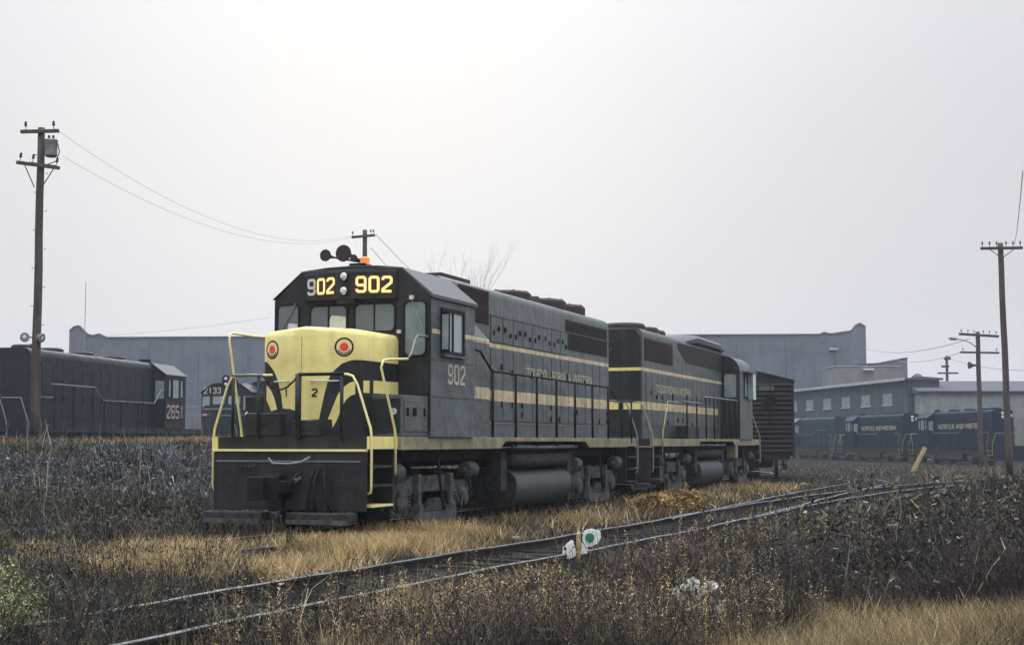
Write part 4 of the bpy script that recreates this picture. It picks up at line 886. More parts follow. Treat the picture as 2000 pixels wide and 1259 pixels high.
tr = MB().lathe([(0, .16), (.05, .2), (.5, .2), (.54, .22), (.58, .2), (.6, .05)], (lx+.36, -.05, zz(302, ZL)-b0.z), (0, 0, 1), 16).build('transformer', m_galv, pl, smooth='auto')
for x in (.28, .42): MB().lathe([(0, .03), (.1, .045), (.12, .02)], (lx+x, -.05, zz(302, ZL)-b0.z+.6), (0, 0, 1), 8).build('bushing', m_under, tr)
MB().tube([(lx+.58, -.1, zz(275, ZL)-b0.z), (lx+.66, -.12, zz(292, ZL)-b0.z), (lx+.56, -.14, zz(312, ZL)-b0.z), (lx+.3, -.15, zz(318, ZL)-b0.z)], .018, 5).build('drop_cable', m_black, pl, smooth=True)
for s, y in ((-1, 659), (1, 661)):
    f = MB().lathe([(0, .15), (.03, .16), (.08, .13), (.2, .08), (.26, .04)], (lx*.4+s*(.36 if s < 0 else .22), -.12, zz(y, ZL)-b0.z), (0, 1, 0) if s < 0 else (-.8, .3, .2), 16).build('floodlight', m_galv, pl, smooth='auto')
    MB().lathe([(-.004, .07), (-.02, .02)], (lx*.4+s*(.36 if s < 0 else .22), -.12, zz(y, ZL)-b0.z), (0, 1, 0) if s < 0 else (-.8, .3, .2), 12).build('lens', m_white, f)
    MB().tube([(0, 0, zz(y, ZL)-b0.z), (s*.25, -.05, zz(y, ZL)-b0.z)], .02, 5).build('lamp_arm', m_under, f)
for k in range(14): 
    z = 1.4+k*.62; MB().tube([(-.16 if k % 2 else .14, -.05, z), (-.23 if k % 2 else .21, -.07, z+.02)], .012, 5).build('climbing_step', m_under, pl)
ZM = 82; b1_ = cw(710, Z=ZM); b1_.z = 0; pm, hm_ = pole('utility_pole', 'utility pole with one crossarm rising behind the cab roof of 902', b1_, zz(447, ZM), .17, .13, mat=m_polef)
crossarm(pm, zz(460, ZM), -.75, .62, -.15, tilt=R(-7), yaw=R(12), ins=(-.66, .40, .55), mat=m_polef, th=.07)
ZR = 72; b2_ = gz(cw(1967, Z=ZR)); pr_, h = pole('utility_pole', 'tall utility pole with a six-pin crossarm near the right edge', b2_, zz(473, ZR), .18, .14, lean=(-.15, 0), mat=m_pole)
crossarm(pr_, zz(484, ZR)-b2_.z, -1.1, 1.1, -.18, tilt=R(-1.5), yaw=R(5), ins=(-1.0, -.62, -.25, .25, .62, 1.0), mat=m_polef, cx=-.15, th=.07)
for s in (-1, 1): MB().tube([(-.15+s*.08, -.2, zz(502, ZR)-b2_.z), (-.15+s*.6, -.22, zz(487, ZR)-b2_.z)], .022, 5).build('brace', m_under, pr_)
ZF = 106; b3_ = cw(1912, Z=ZF); b3_.z = -.45; pf, h = pole('utility_pole', 'far utility pole with a street lamp arm and a loudspeaker', b3_, zz(648, ZF), .2, .16, mat=m_polef)
crossarm(pf, zz(655, ZF)-b3_.z, -1.45, 1.5, -.2, tilt=R(3.5), ins=(-1.3, -.8, -.35, .35, .8, 1.3), mat=m_polef, th=.09)
crossarm(pf, zz(689, ZF)-b3_.z, -1.4, 1.5, -.2, tilt=R(1), ins=(-1.2, 1.3), mat=m_polef, th=.07)
am = MB().tube([(0, -.1, zz(681, ZF)-b3_.z), (-.7, -.2, zz(669, ZF)-b3_.z), (-1.3, -.3, zz(664, ZF)-b3_.z), (-1.7, -.3, zz(663, ZF)-b3_.z)], .04, 6).build('lamp_arm', m_galv, pf, smooth=True)
MB().lathe([(0, .06), (.15, .13), (.5, .12), (.65, .03)], (-1.65, -.3, zz(663, ZF)-b3_.z), (-1, 0, .12), 12).build('lamp_head', m_galv, am, smooth=True)
MB().lathe([(0, .28), (.05, .26), (.3, .1), (.7, .06)], (-.8, -.3, zz(714, ZF)-b3_.z), (1, .1, 0), 14).build('loudspeaker', m_polef, pf, smooth='auto')
ZQ = 172; b4_ = cw(1850, Z=ZQ); b4_.z = -.9; pq, h = pole('utility_pole', 'distant short pole with lamps behind the long shed roof', b4_, zz(702, ZQ), .2, .16, mat=m_polef)
crossarm(pq, zz(729, ZQ)-b4_.z, -1.2, 1.3, -.2, mat=m_polef, th=.1); crossarm(pq, zz(716, ZQ)-b4_.z, -.7, .2, -.2, mat=m_polef, th=.12)
MB().lathe([(0, .4), (.2, .45), (.45, .2), (.5, .05)], (.0, -.3, zz(703, ZQ)-b4_.z), (0, 0, 1), 12).build('lamp_head', m_polef, pq)
ZV = 205; mast = cw(163, Z=ZV-8); tag(MB().tube([(mast.x, mast.y, 10), (mast.x, mast.y, zz(550, ZV-8))], .05, 5).build('radio_mast', m_wire), 'thin mast standing over the warehouse roof', 'mast')
def wire(a, b_, sag, label, r=.013):
    a, b_ = Vector(a), Vector(b_); pts = [a.lerp(b_, k/24) - Vector((0, 0, sag*4*(k/24)*(1-k/24))) for k in range(25)]
    MB().tube(pts, r, 4).build('overhead_wire', m_wire, None, label=label, cat='wire', group='overhead wires')
wire(cw(92, 243, ZL), cw(688, 458, ZM), 1.55, 'upper wire sagging from the transformer pole to the middle pole', .0065)
wire(cw(112, 300, ZL), cw(688, 461, ZM), 1.35, 'lower wire sagging from the transformer pole to the middle pole', .0065)
wire(cw(732, 456, ZM), cw(1010, 690, 180), 1.0, 'wire falling from the middle pole behind the cab roof', .02)
wire(cw(722, 482, ZM), cw(960, 700, 180), 1.0, 'second wire falling from the middle pole beside the beacon', .018)
wire(cw(1690, 680, 190), cw(1895, 662, ZF), .8, 'wire from the warehouse end to the street lamp pole', .03)
wire(cw(1740, 700, 190), cw(1880, 688, ZF), .6, 'wire reaching the lower arm of the far pole', .022)
wire(cw(1862, 703, ZQ), cw(2080, 722, ZF), .5, 'wire from the distant lamp pole towards the right edge', .03)
wire(cw(1988, 478, ZR), cw(2010, 330, 30), .3, 'wire rising from the tall right-hand pole out of the picture', .01)
wire(cw(190, 656, 198), cw(525, 620, 190), .3, 'faint wire over the warehouse roof left of the cab', .02)

# ------------------------------------------------------------------ bare trees in the haze
def bare_tree(label, base, h, spread, seed, nstem):
    rg = random.Random(seed); root = empty('bare_tree', base, 0, label=label, cat='tree'); tr = MB(); cr_ = MB()
    def grow(p, d, ln, r, lev):
        k = 4; pts = [p]; q = p
        for i in range(k):
            d = (d + Vector((rg.gauss(0, .09), rg.gauss(0, .09), rg.gauss(.03, .05)))).normalized(); q = q + d*ln/k; pts.append(q)
        (tr if lev < 1 else cr_).tube(pts, [r*(1-.14*i) for i in range(k+1)], 5 if lev < 2 else 3)
        if lev < 4:
            for j in range((4, 4, 4, 3)[lev]):
                t_ = rg.uniform(.35, 1.0); i0 = min(int(t_*k), k-1); pp = pts[i0].lerp(pts[i0+1], t_*k-i0)
                a = rg.uniform(0, 6.28); sp_ = rg.uniform(.25, .6)*spread
                grow(pp, (d + Vector((math.cos(a)*sp_, math.sin(a)*sp_, rg.uniform(.0, .25)))).normalized(), ln*rg.uniform(.5, .72), r*rg.uniform(.38, .52), lev+1)
    for s_ in range(nstem):
        a = s_*6.28/nstem+rg.uniform(-.4, .4); grow(Vector((0, 0, 0)), Vector((math.cos(a)*.17*spread, math.sin(a)*.17*spread, 1)).normalized(), h*.52, h*.0075, 0)
    tr.build('trunk', m_bark, root); cr_.build('crown', m_bark, root)
bt = cw(915, Z=262); bt.z = -1; bare_tree('tall bare tree fading into the haze behind the hood', bt, 37, .62, 5, 3)
bt = cw(962, Z=255); bt.z = -1; bare_tree('smaller bare tree right of the tall one in the haze', bt, 27, .9, 9, 2)

# ------------------------------------------------------------------ small things by the tracks
sg = empty('switch_target', (5.42, -1.5, float(height(5.42, -1.5))+.13), R(YAW+2), label='low white switch target with a green disc beside the near rail', cat='switch stand')
sg.scale = (.82, .82, .82); m_vane = M('white_vane', (.80, .79, .76), .5, var=.12, scale=14)
def blob(pts, y0, y1, name, mat): return MB().prism(pts, 'y', y0, y1).build(name, mat, sg, bevel=.008)
MB().box(-.035, .035, -.03, .03, -.15, .34).build('post', m_wood2, sg, bevel=.01)
MB().cyl((0, 0, -.1), (0, .02, .38), .02, 8).build('spindle', m_white, sg)
pts = [(.13, .10), (.22, .12), (.33, .17), (.375, .27), (.37, .37), (.30, .395), (.22, .42), (.13, .40), (.07, .36), (.06, .22)]
blob(pts, -.05, -.035, 'vane', m_vane)
MB().lathe([(0, .078), (.012, .078), (.016, .06)], (.185, -.0505, .27), (0, -1, 0), 24).build('green_disc', m_green, sg)
blob([(.04, -.02), (.14, -.0), (.2, .06), (.13, .09), (.05, .2)], -.02, -.005, 'lower_vane', m_vane)
blob([(-.28, -.06), (-.16, -.09), (-.05, -.04), (-.055, .06), (-.09, .21), (-.13, .23), (-.19, .18), (-.27, .10)], -.06, -.045, 'vane', m_vane)
MB().lathe([(0, .025), (.008, .025)], (-.235, -.0605, .09), (0, -1, 0), 12).build('bolt_hole', m_under, sg)
lb = cw(1778, Z=88); lb.z = -.35
tag(MB().box(-.13, .13, -.04, .04, 0, 1.75).build('leaning_board', m_board, None, bevel=.01, loc=lb), 'weathered yellow board leaning before the blue locomotives', 'board').rotation_euler = (0, R(28), R(YAW))
def lump(name, label, cat, loc, r, seed, mat, flat=.6, group=None):
    rg = random.Random(seed); mb = MB(); n = 9; vs = []; fs = []
    for i in range(5):
        th = math.pi*(i+.5)/5
        for k in range(n):
            a = 2*math.pi*k/n; q = r*rg.uniform(.75, 1.15); vs.append((q*math.sin(th)*math.cos(a), q*math.sin(th)*math.sin(a), q*flat*math.cos(th)))
    for i in range(4):
        for k in range(n): fs.append((i*n+k, (i+1)*n+k, (i+1)*n+(k+1) % n, i*n+(k+1) % n))
    fs += [tuple(range(n)), tuple(range(4*n, 5*n))[::-1]]
    o = mb.add(vs, fs).build(name, mat, None, loc=loc, label=label, cat=cat, group=group); o.rotation_euler = (0, 0, rg.uniform(0, 6)); return o
def onground(px, py, up=0.0):
    # walk along the sight line until it meets the ground
    a = R(YAW); f = Vector((-math.sin(a), math.cos(a), 0)); r = Vector((math.cos(a), math.sin(a), 0)); d = f + r*((px-1000)/2778) + Vector((0, 0, (862-py)/2778))
    Zt = 6.0
    while Zt < 120:
        p = CAM + d*Zt
        if p.z <= float(height(p.x, p.y))+up: return p
        Zt += .05
    return p
for i, (px, py, r_, lab) in enumerate(((830, 1075, .17, 'flat cream scrap lying beside the far rail of the siding'), (1006, 1051, .13, 'pale lump of litter between the tracks'),)):
    p = onground(px, py); lump('litter_scrap', lab, 'litter', p+Vector((0, 0, .03)), r_, 30+i, m_lime, .3)
m_tuft = M('grey_seed_fluff', (.52, .51, .47), .95, var=.45, scale=40)
FL = [(1350, 1135, .055, 'largest round white tuft among the foreground weeds'), (1382, 1140, .05, 'grey-white long tuft right of the largest white tuft'), (1366, 1150, .035, 'small white tuft below the largest one'), (1331, 1142, .03, 'small tuft left of the largest white one'), (1317, 1150, .034, 'outermost pale tuft of the white group, far left'), (1325, 1162, .034, 'ragged pale tuft lowest left in the white group'), (1360, 1161, .024, 'tiny white tuft under the white group'), (1397, 1186, .04, 'grey tuft standing apart, low right of the white group')]
for i, (px, py, r_, lab) in enumerate(FL):
    zt = 11.9; r_ *= .95; p = cw(px, py, zt); root = empty('white_weed_tuft', (p.x, p.y, float(height(p.x, p.y))), 0, label=lab, cat='weed', group='white tufts among the weeds'); hh = p.z-root.location.z
    MB().tube([(0, 0, 0), (.02, 0, hh*.5), (0, 0, hh)], .005, 4).build('stem', m_bark, root)
    rg = random.Random(i); q = MB()
    for k in range(60):
        d = Vector((rg.gauss(0, 1), rg.gauss(0, 1), rg.gauss(0, .8))).normalized(); e = d.orthogonal().normalized()*r_*.25
        st = 1.6 if i == 1 else 1
        c0 = Vector((0, 0, hh)) + Vector((d.x*r_*st*rg.uniform(.2, .7), d.y*r_*.7, d.z*r_*.6)); c1_ = c0+d*r_*.5
        q.add([c0-e, c0+e, c1_+e*.7, c1_-e*.7], [(0, 1, 2, 3)])
    q.build('head', m_tuft, root)

# ------------------------------------------------------------------ vegetation
def mesh_np(name, V, F, Cc, mat, kind='stuff', label=None, cat=None, parent=None):
    """V (n,3), F (m,k) faces, Cc (n,3) own colour of each blade"""
    me = bpy.data.meshes.new(name); n_, m_, k_ = len(V), len(F), F.shape[1]
    me.vertices.add(n_); me.vertices.foreach_set('co', np.ascontiguousarray(V, np.float32).ravel())
    me.loops.add(m_*k_); me.loops.foreach_set('vertex_index', np.ascontiguousarray(F, np.int32).ravel())
    me.polygons.add(m_); me.polygons.foreach_set('loop_start', np.arange(0, m_*k_, k_, dtype=np.int32))
    me.update(calc_edges=True)
    ca = me.color_attributes.new('Col', 'FLOAT_COLOR', 'POINT'); ca.data.foreach_set('color', np.c_[Cc, np.ones(n_)].astype(np.float32).ravel())
    me.materials.append(mat); o = link(bpy.data.objects.new(name, me), parent); return tag(o, label, cat, kind=kind if parent is None or kind else None)
def blades(P, hgt, wid, lean, pal, cvar=.5, droop=.3, seg=3):
    """one ribbon of seg quads for each root point: P (n,3), hgt/wid/lean (n,)"""
    n_ = len(P); a = nrg.uniform(0, 2*np.pi, n_); b = nrg.uniform(0, 2*np.pi, n_)
    D = np.stack([np.cos(a)*lean, np.sin(a)*lean, np.ones(n_)], 1); D /= np.linalg.norm(D, axis=1)[:, None]
    Wd = np.stack([np.cos(b), np.sin(b), np.zeros(n_)], 1)
    pal = np.array(pal); col = pal[nrg.integers(0, len(pal), n_)]*(1+nrg.uniform(-cvar, cvar, (n_, 1)))
    col = col*(.55+.9*vnoise(P[:, 0], P[:, 1], .33, 21))[:, None]
    V = np.zeros((n_, 2*(seg+1), 3))
    for i in range(seg+1):
        t_ = i/seg; c = P + D*(hgt*t_)[:, None] + np.stack([np.cos(a)*droop*hgt*t_**2*lean*1.5, np.sin(a)*droop*hgt*t_**2*lean*1.5, -droop*.5*hgt*t_**2*lean], 1)
        w = (wid*(1-.85*t_))[:, None]*Wd*.5; V[:, 2*i] = c-w; V[:, 2*i+1] = c+w
    base = (np.arange(n_)*2*(seg+1))[:, None, None]
    q = np.array([[2*i, 2*i+1, 2*i+3, 2*i+2] for i in range(seg)])[None]
    return V.reshape(-1, 3), (base+q).reshape(-1, 4), np.repeat(np.clip(col, 0, 1), 2*(seg+1), 0)
def cat_(*parts):
    Vs, Fs, Cs, o = [], [], [], 0
    for V, F, Cc in parts: Vs.append(V); Fs.append(F+o); Cs.append(Cc); o += len(V)
    return np.concatenate(Vs), np.concatenate(Fs), np.concatenate(Cs)
def inpoly(x, y, poly):
    ins = np.zeros(len(x), bool); k = len(poly)
    for i in range(k):
        x0, y0 = poly[i]; x1, y1 = poly[(i+1) % k]
        c = ((y0 > y) != (y1 > y)) & (x < (x1-x0)*(y-y0)/(y1-y0+1e-12)+x0); ins ^= c
    return ins
def vnoise(x, y, s, seed=0):
    """cheap smooth value noise 0..1"""
    x = x/s+seed*17.3; y = y/s+seed*5.1; xi = np.floor(x); yi = np.floor(y); fx = x-xi; fy = y-yi; fx = fx*fx*(3-2*fx); fy = fy*fy*(3-2*fy)
    def hsh(a, b): q = np.sin(a*127.1+b*311.7+seed*74.7)*43758.5453; return q-np.floor(q)
    return (hsh(xi, yi)*(1-fx)+hsh(xi+1, yi)*fx)*(1-fy)+(hsh(xi, yi+1)*(1-fx)+hsh(xi+1, yi+1)*fx)*fy
near_c = c_near[:, :2]; own_c = c_own[:, :2]
def near_v(u): return np.interp(u, near_c[:, 1], near_c[:, 0])
def own_v(u): return np.interp(u, own_c[:, 1], own_c[:, 0])
CX, CY = CAM.x, CAM.y
def scatter(n_, poly, dens=None, near_bias=True):
    """random points in a ground polygon; nearer ground gets more of them"""
    poly = np.array(poly); lo, hi = poly.min(0), poly.max(0); X = []; Yy = []; got = 0
    while got < n_:
        x = nrg.uniform(lo[0], hi[0], n_*2); y = nrg.uniform(lo[1], hi[1], n_*2); k = inpoly(x, y, poly)
        if near_bias: d = np.hypot(x-CX, y-CY); k &= nrg.random(len(x)) < np.clip((9/d)**1.2, .02, 1)
        if dens is not None: k &= nrg.random(len(x)) < dens(x, y)
        # only where the photograph could see
        ang = np.degrees(np.arctan2(-(x-CX), y-CY)); k &= np.abs(ang-YAW) < 26
        X.append(x[k]); Yy.append(y[k]); got += k.sum()
    x = np.concatenate(X)[:n_]; y = np.concatenate(Yy)[:n_]
    return np.stack([x, y, height(x, y)-.02], 1)
GOLD = [(.48,.35,.17),(.38,.275,.13),(.58,.45,.245),(.25,.18,.095)]
TAN = [(.22,.175,.11),(.15,.12,.08),(.34,.275,.175),(.09,.072,.05)]
DARK = [(.020,.017,.018),(.034,.026,.024),(.014,.013,.015),(.055,.042,.033),(.026,.022,.024)]
OLIVE = [(.10,.090,.052),(.07,.068,.042),(.17,.145,.085),(.05,.048,.035)]
GREY = [(.085,.094,.106),(.14,.152,.166),(.050,.057,.065),(.22,.232,.25)]
RUST = [(.13,.065,.038),(.08,.045,.03),(.19,.11,.058)]
U = nrg.uniform
def grass(name, n_, poly, h, w, lean, pal, dens=None, lab=None, cat=None, hmul=None, cvar=.5, nb=True):
    P = scatter(n_, poly, dens, nb); k = len(P); hh = U(h[0], h[1], k)
    if hmul is not None: hh *= hmul(P[:, 0], P[:, 1])
    d = np.hypot(P[:, 0]-CX, P[:, 1]-CY); ww = U(w[0], w[1], k)*np.clip(d/14, .8, 3)
    return blades(P, hh, ww, U(lean[0], lean[1], k), pal, cvar)
# strip of dry golden grass between the two tracks, thin and dull further away
def off_rails(x, y): 
    a = np.abs(x-near_v(y)); b_ = np.abs(x-own_v(y)); return np.where((a > 1.15), 1., .12)*np.where(b_ > .95, 1., .35)
strip = [(-4.5,-10),(2.6,-10),(3.3,-5),(3.8,4),(4.2,12),(4.2,34),(.9,34),(1.2,10),(1.0,2),(.2,-1.2),(-2,-3)]
def d_gold(x, y): return off_rails(x, y)*np.clip(vnoise(x, y, 1.1, 1)*1.9-.45, 0, 1)*(1-sstep(.5, 4.5, y)*.92)*sstep(-6.6, -4.6, y)*np.where(x > near_v(y)-1.75, .10, 1)
def d_dull(x, y): return off_rails(x, y)*np.clip(vnoise(x, y, .9, 2)*1.8-.5, 0, 1)*np.where(x > near_v(y)-1.6, .2, 1)
parts = [grass('', 46000, strip, (.12, .40), (.007, .014), (.15, .8), GOLD, d_gold), grass('', 26000, strip, (.06, .24), (.006, .012), (.2, .9), OLIVE+TAN, d_dull), grass('', 6000, strip, (.1, .4), (.005, .009), (.2, .9), RUST+DARK, d_dull)]
mesh_np('dry_grass', *cat_(*parts), m_blade, label='golden dry grass between the two nearest tracks', cat='grass')
# along the far side and under the locomotives
side = [(-3.5,-8),(1.2,-3),(1.6,4),(1.9,16),(2.2,33),(-1.5,33),(-2.5,4)]
mesh_np('dry_grass', *cat_(grass('', 15000, side, (.08, .34), (.006, .012), (.2, .9), OLIVE+DARK, lambda x, y: np.clip(vnoise(x, y, .8, 5)*2-.6, 0, 1)), grass('', 4000, side, (.2, .55), (.005, .009), (.2, .7), DARK+TAN, None)), m_blade, label='dull weeds growing under the locomotives', cat='grass')
# grass inside and around the siding track
bed = [(2.2,-18),(7.2,-18),(7.0,0),(7.2,14),(7.4,40),(3.6,40),(3.4,4),(2.6,-6)]
mesh_np('dry_grass', *cat_(grass('', 15000, bed, (.04, .16), (.006, .011), (.3, 1.0), DARK+OLIVE, lambda x, y: np.clip(vnoise(x, y, .7, 7)*2-.75, 0, 1)), grass('', 3500, bed, (.1, .42), (.004, .008), (.1, .5), DARK+TAN, lambda x, y: np.clip(vnoise(x, y, .9, 9)*2-.9, 0, 1))), m_blade, label='short dead weeds in the siding ballast', cat='grass')

# branching twigs: each plant a few crooked ribbons
def twigs(P, hgt, spread, nper, wid, pal, seg=4, cvar=.3, side=2):
    n_ = len(P); k = n_*nper; root = np.repeat(P, nper, 0); H = np.repeat(hgt, nper)*U(.55, 1.1, k); a = U(0, 2*np.pi, k); sp = np.abs(nrg.normal(0, spread, k))
    D = np.stack([np.cos(a)*sp, np.sin(a)*sp, np.ones(k)], 1); D /= np.linalg.norm(D, axis=1)[:, None]
    pal = np.array(pal); col = np.repeat(pal[nrg.integers(0, len(pal), n_)], nper, 0)*(1+U(-cvar, cvar, (k, 1)))
    col = col*np.repeat(.5+1.0*vnoise(P[:, 0], P[:, 1], .3, 22), nper)[:, None]
    d = np.hypot(P[:, 0]-CX, P[:, 1]-CY); wf = np.repeat(np.clip(d/14, .8, 3), nper)*wid
    pts = [root + np.c_[U(-.04, .04, k), U(-.04, .04, k), np.zeros(k)]]; cur = D.copy()
    for i in range(seg):
        cur = cur + nrg.normal(0, .16, (k, 3)); cur /= np.linalg.norm(cur, axis=1)[:, None]; pts.append(pts[-1]+cur*(H/seg)[:, None])
    b = U(0, 2*np.pi, k); Wd = np.stack([np.cos(b), np.sin(b), U(-.3, .3, k)], 1)
    V = np.zeros((k, 2*(seg+1), 3))
    for i in range(seg+1):
        w = (wf*(1-.7*i/seg)*.5)[:, None]*Wd; V[:, 2*i] = pts[i]-w; V[:, 2*i+1] = pts[i]+w
    q = np.array([[2*i, 2*i+1, 2*i+3, 2*i+2] for i in range(seg)])[None]
    out = [(V.reshape(-1, 3), ((np.arange(k)*2*(seg+1))[:, None, None]+q).reshape(-1, 4), np.repeat(np.clip(col, 0, 1), 2*(seg+1), 0))]
    if side:   # side shoots
        for s_ in range(side):
            i = nrg.integers(1, seg+1, k); st = np.stack(pts, 1)[np.arange(k), i]; dd = cur*.6+nrg.normal(0, .7, (k, 3)); dd[:, 2] = np.abs(dd[:, 2])*.7; dd /= np.linalg.norm(dd, axis=1)[:, None]
            e = st+dd*(H*U(.12, .35, k))[:, None]; w = (wf*.32)[:, None]*Wd; V2 = np.stack([st-w, st+w, e+w*.5, e-w*.5], 1)
            out.append((V2.reshape(-1, 3), (np.arange(k)*4)[:, None]+np.arange(4)[None], np.repeat(np.clip(col*1.15, 0, 1), 4, 0)))
    return cat_(*out)
def heads(P, hgt, r, npl, pal, sz, up=(.55, 1.0), cvar=.3):
    """small seed and leaf flakes gathered along the upper stem"""
    n_ = len(P); k = n_*npl; t_ = U(up[0], up[1], k); c = np.repeat(P, npl, 0) + np.c_[nrg.normal(0, 1, (k, 2))*np.repeat(r, npl)[:, None], np.repeat(hgt, npl)*t_]
    a = nrg.normal(0, 1, (k, 3)); a /= np.linalg.norm(a, axis=1)[:, None]; b = np.cross(a, nrg.normal(0, 1, (k, 3))); b /= np.linalg.norm(b, axis=1)[:, None]+1e-9
    d = np.hypot(P[:, 0]-CX, P[:, 1]-CY); s = (np.repeat(np.clip(d/13, .8, 2.6), npl)*sz*U(.5, 1.4, k))[:, None]
    V = np.stack([c-a*s-b*s*.4, c+a*s-b*s*.4, c+a*s+b*s*.4, c-a*s+b*s*.4], 1).reshape(-1, 3)
    pal = np.array(pal); col = np.repeat(pal[nrg.integers(0, len(pal), n_)], npl, 0)*(1+U(-cvar, cvar, (k, 1)))
    return V, (np.arange(k)*4)[:, None]+np.arange(4)[None], np.repeat(np.clip(col, 0, 1), 4, 0)
# the bank on the far side of the own track: bramble and grey brush
bank = [(-2.0,-16),(-2.2,2),(-2.6,18),(-3.2,34),(-22.2,34),(-19.2,17),(-15,-4),(-14,-16)]
def bmask(x, y): return np.where(x < own_v(y)-1.25, 1., 0.)
P = scatter(8200, bank, lambda x, y: bmask(x, y)*np.clip(vnoise(x, y, .8, 31)*2.2-.35, 0.05, 1)); hh = U(.2, .62, len(P))*(.25+1.25*vnoise(P[:, 0], P[:, 1], 1.3, 3)**1.3)*(.3+.7*sstep(.5, 7, P[:, 0]-crest_v(P[:, 1])))
g = vnoise(P[:, 0], P[:, 1], 2.0, 4)
isg = g+1.1*np.exp(-((P[:, 0]+9.5)**2/26+(P[:, 1]-10)**2/60)) > .82
mesh_np('bank_brush', *cat_(twigs(P[~isg], hh[~isg], .5, 7, .011, DARK+[(.08,.07,.05),(.14,.11,.075),(.10,.10,.085),(.075,.08,.06)]), heads(P[~isg], hh[~isg], U(.05, .16, (~isg).sum()), 9, DARK+OLIVE+OLIVE+[(.11,.085,.06),(.09,.10,.07)], .014, (.1, 1))), m_twig, label='dark bramble covering the bank left of 902', cat='brush')
mesh_np('bank_brush', *cat_(twigs(P[isg], hh[isg]*1.1, .45, 7, .011, GREY+DARK), heads(P[isg], hh[isg], U(.05, .18, isg.sum()), 9, GREY, .013, (.2, 1))), m_twig, label='silver-grey brush on the bank beside the pilot of 902', cat='brush')
P2 = cat_(grass('', 22000, bank, (.12, .5), (.006, .013), (.2, .9), TAN+OLIVE+OLIVE+DARK+DARK, bmask), grass('', 700, bank, (.5, 1.05), (.009, .014), (.05, .45), TAN+GREY, bmask))
mesh_np('dry_grass', *P2, m_blade, label='dull grass threading the bank left of 902', cat='grass')
cresty = [(crest_v(u)+w_, u) for u, w_ in ((4, 1.6), (20, 1.6), (46, 2.0))]+[(crest_v(u)-1.2, u) for u in (46, 20, 4)]
mesh_np('dry_grass', *cat_(grass('', 20000, cresty, (.12, .36), (.008, .015), (.1, .7), GOLD+GOLD+TAN, lambda x, y: np.clip(.2+1.1*sstep(20, 28, y), 0, 1), nb=False), grass('', 2500, cresty, (.15, .5), (.006, .010), (.1, .6), DARK+GREY, None, nb=False)), m_blade, label='orange-tan grass along the crest of the bank', cat='grass')
# green-yellow weeds in the near left corner
cor = [(2.2,-11.6),(3.6,-11.3),(3.3,-10.2),(2.4,-9.2),(1.2,-8.2),(-.2,-8.2),(.6,-10.2)]
P = scatter(520, cor); hh = U(.2, .55, len(P))
mesh_np('green_weeds', *cat_(twigs(P, hh, .5, 5, .008, [(.10,.10,.05),(.07,.065,.05)]), heads(P, hh, U(.04, .14, len(P)), 26, [(.30,.30,.12),(.20,.22,.09),(.38,.36,.18),(.12,.13,.07)], .013, (.25, 1))), m_twig, label='yellow-green leafy weeds in the lower left corner', cat='weeds')
lw = [(-2.6,-8.4),(-.6,-9.8),(2.7,-11.6),(4.6,-11.4),(5.2,-8.6),(3.0,-6.2),(2.4,-4.6),(-.2,-3.6),(-3,-4.6)]
P = scatter(2100, lw, lambda x, y: np.where((np.abs(x-near_v(y)) > .95) | (y < -8.8), 1., .25)); hh = U(.15, .5, len(P))*np.where((P[:, 0] > 2.2) & (P[:, 1] > -9.2), .6, 1.)
mesh_np('dead_weeds', *cat_(twigs(P, hh, .5, 6, .011, DARK+DARK+GREY[:1]+OLIVE[:2]), heads(P, hh, U(.03, .1, len(P)), 10, DARK+OLIVE, .011, (.2, 1)), grass('', 7000, lw, (.08, .32), (.006, .011), (.2, .9), DARK+DARK+TAN+OLIVE+RUST[:1], lambda x, y: np.where(np.abs(x-near_v(y)) > .95, 1., .2))), m_twig, label='dark tangled weeds between the tracks at the left', cat='weeds')
# foreground: dead weeds before the siding, tan grass lower right, dark brush to the right
fore = [(3.0,-18.5),(10.4,-18.5),(10.4,-14),(11,-6),(8.6,2),(6.9,2),(6.3,-6),(5.9,-12)]
fore2 = [(4.0,-11.6),(9.2,-10.3),(9.6,-6.5),(8.5,-2.0),(7.8,4),(6.9,4),(6.0,-3),(5.4,-8)]
def clear_of(x, y, cx=5.42, cy=-1.5, ln=4.0, rad=.3):
    # trampled strip on the camera's side of the switch target
    d = np.array([CX-cx, CY-cy]); d = d/np.hypot(*d); t_ = np.clip((x-cx)*d[0]+(y-cy)*d[1], 0, ln); return np.hypot(x-cx-d[0]*t_, y-cy-d[1]*t_) > rad
def fm(x, y): return np.where((x > near_v(y)+1.25) & clear_of(x, y), 1., 0.)
P = scatter(7500, fore2, fm); hh = U(.12, .5, len(P))*(.4+1.2*vnoise(P[:, 0], P[:, 1], .8, 8))*np.clip((P[:, 0]-near_v(P[:, 1])-.9)/1.6, .25, 1.2)
sel = nrg.random(len(P)) < .12
mesh_np('dead_weeds', *cat_(twigs(P, hh, .34, 5, .009, DARK+[(.12,.085,.07),(.09,.06,.06),(.17,.14,.10)]), heads(P, hh, U(.02, .07, len(P)), 8, DARK+[(.13,.09,.08)], .008, (.2, 1)), heads(P[sel], hh[sel]*1.1, U(.008, .018, sel.sum()), 34, TAN+GOLD, .0075, (.45, 1.05))), m_twig, label='dark dead weeds with tan seed heads in the foreground', cat='weeds')
mesh_np('dry_grass', *cat_(grass('', 30000, fore2, (.08, .34), (.005, .010), (.15, .7), DARK+DARK+DARK+RUST+TAN[:2], fm), grass('', 9000, fore2, (.15, .42), (.004, .008), (.1, .5), GOLD+TAN, lambda x, y: fm(x, y)*np.clip(vnoise(x, y, .8, 12)*2.2-1, 0, 1))), m_blade, label='brown and tan grass among the foreground weeds', cat='grass')
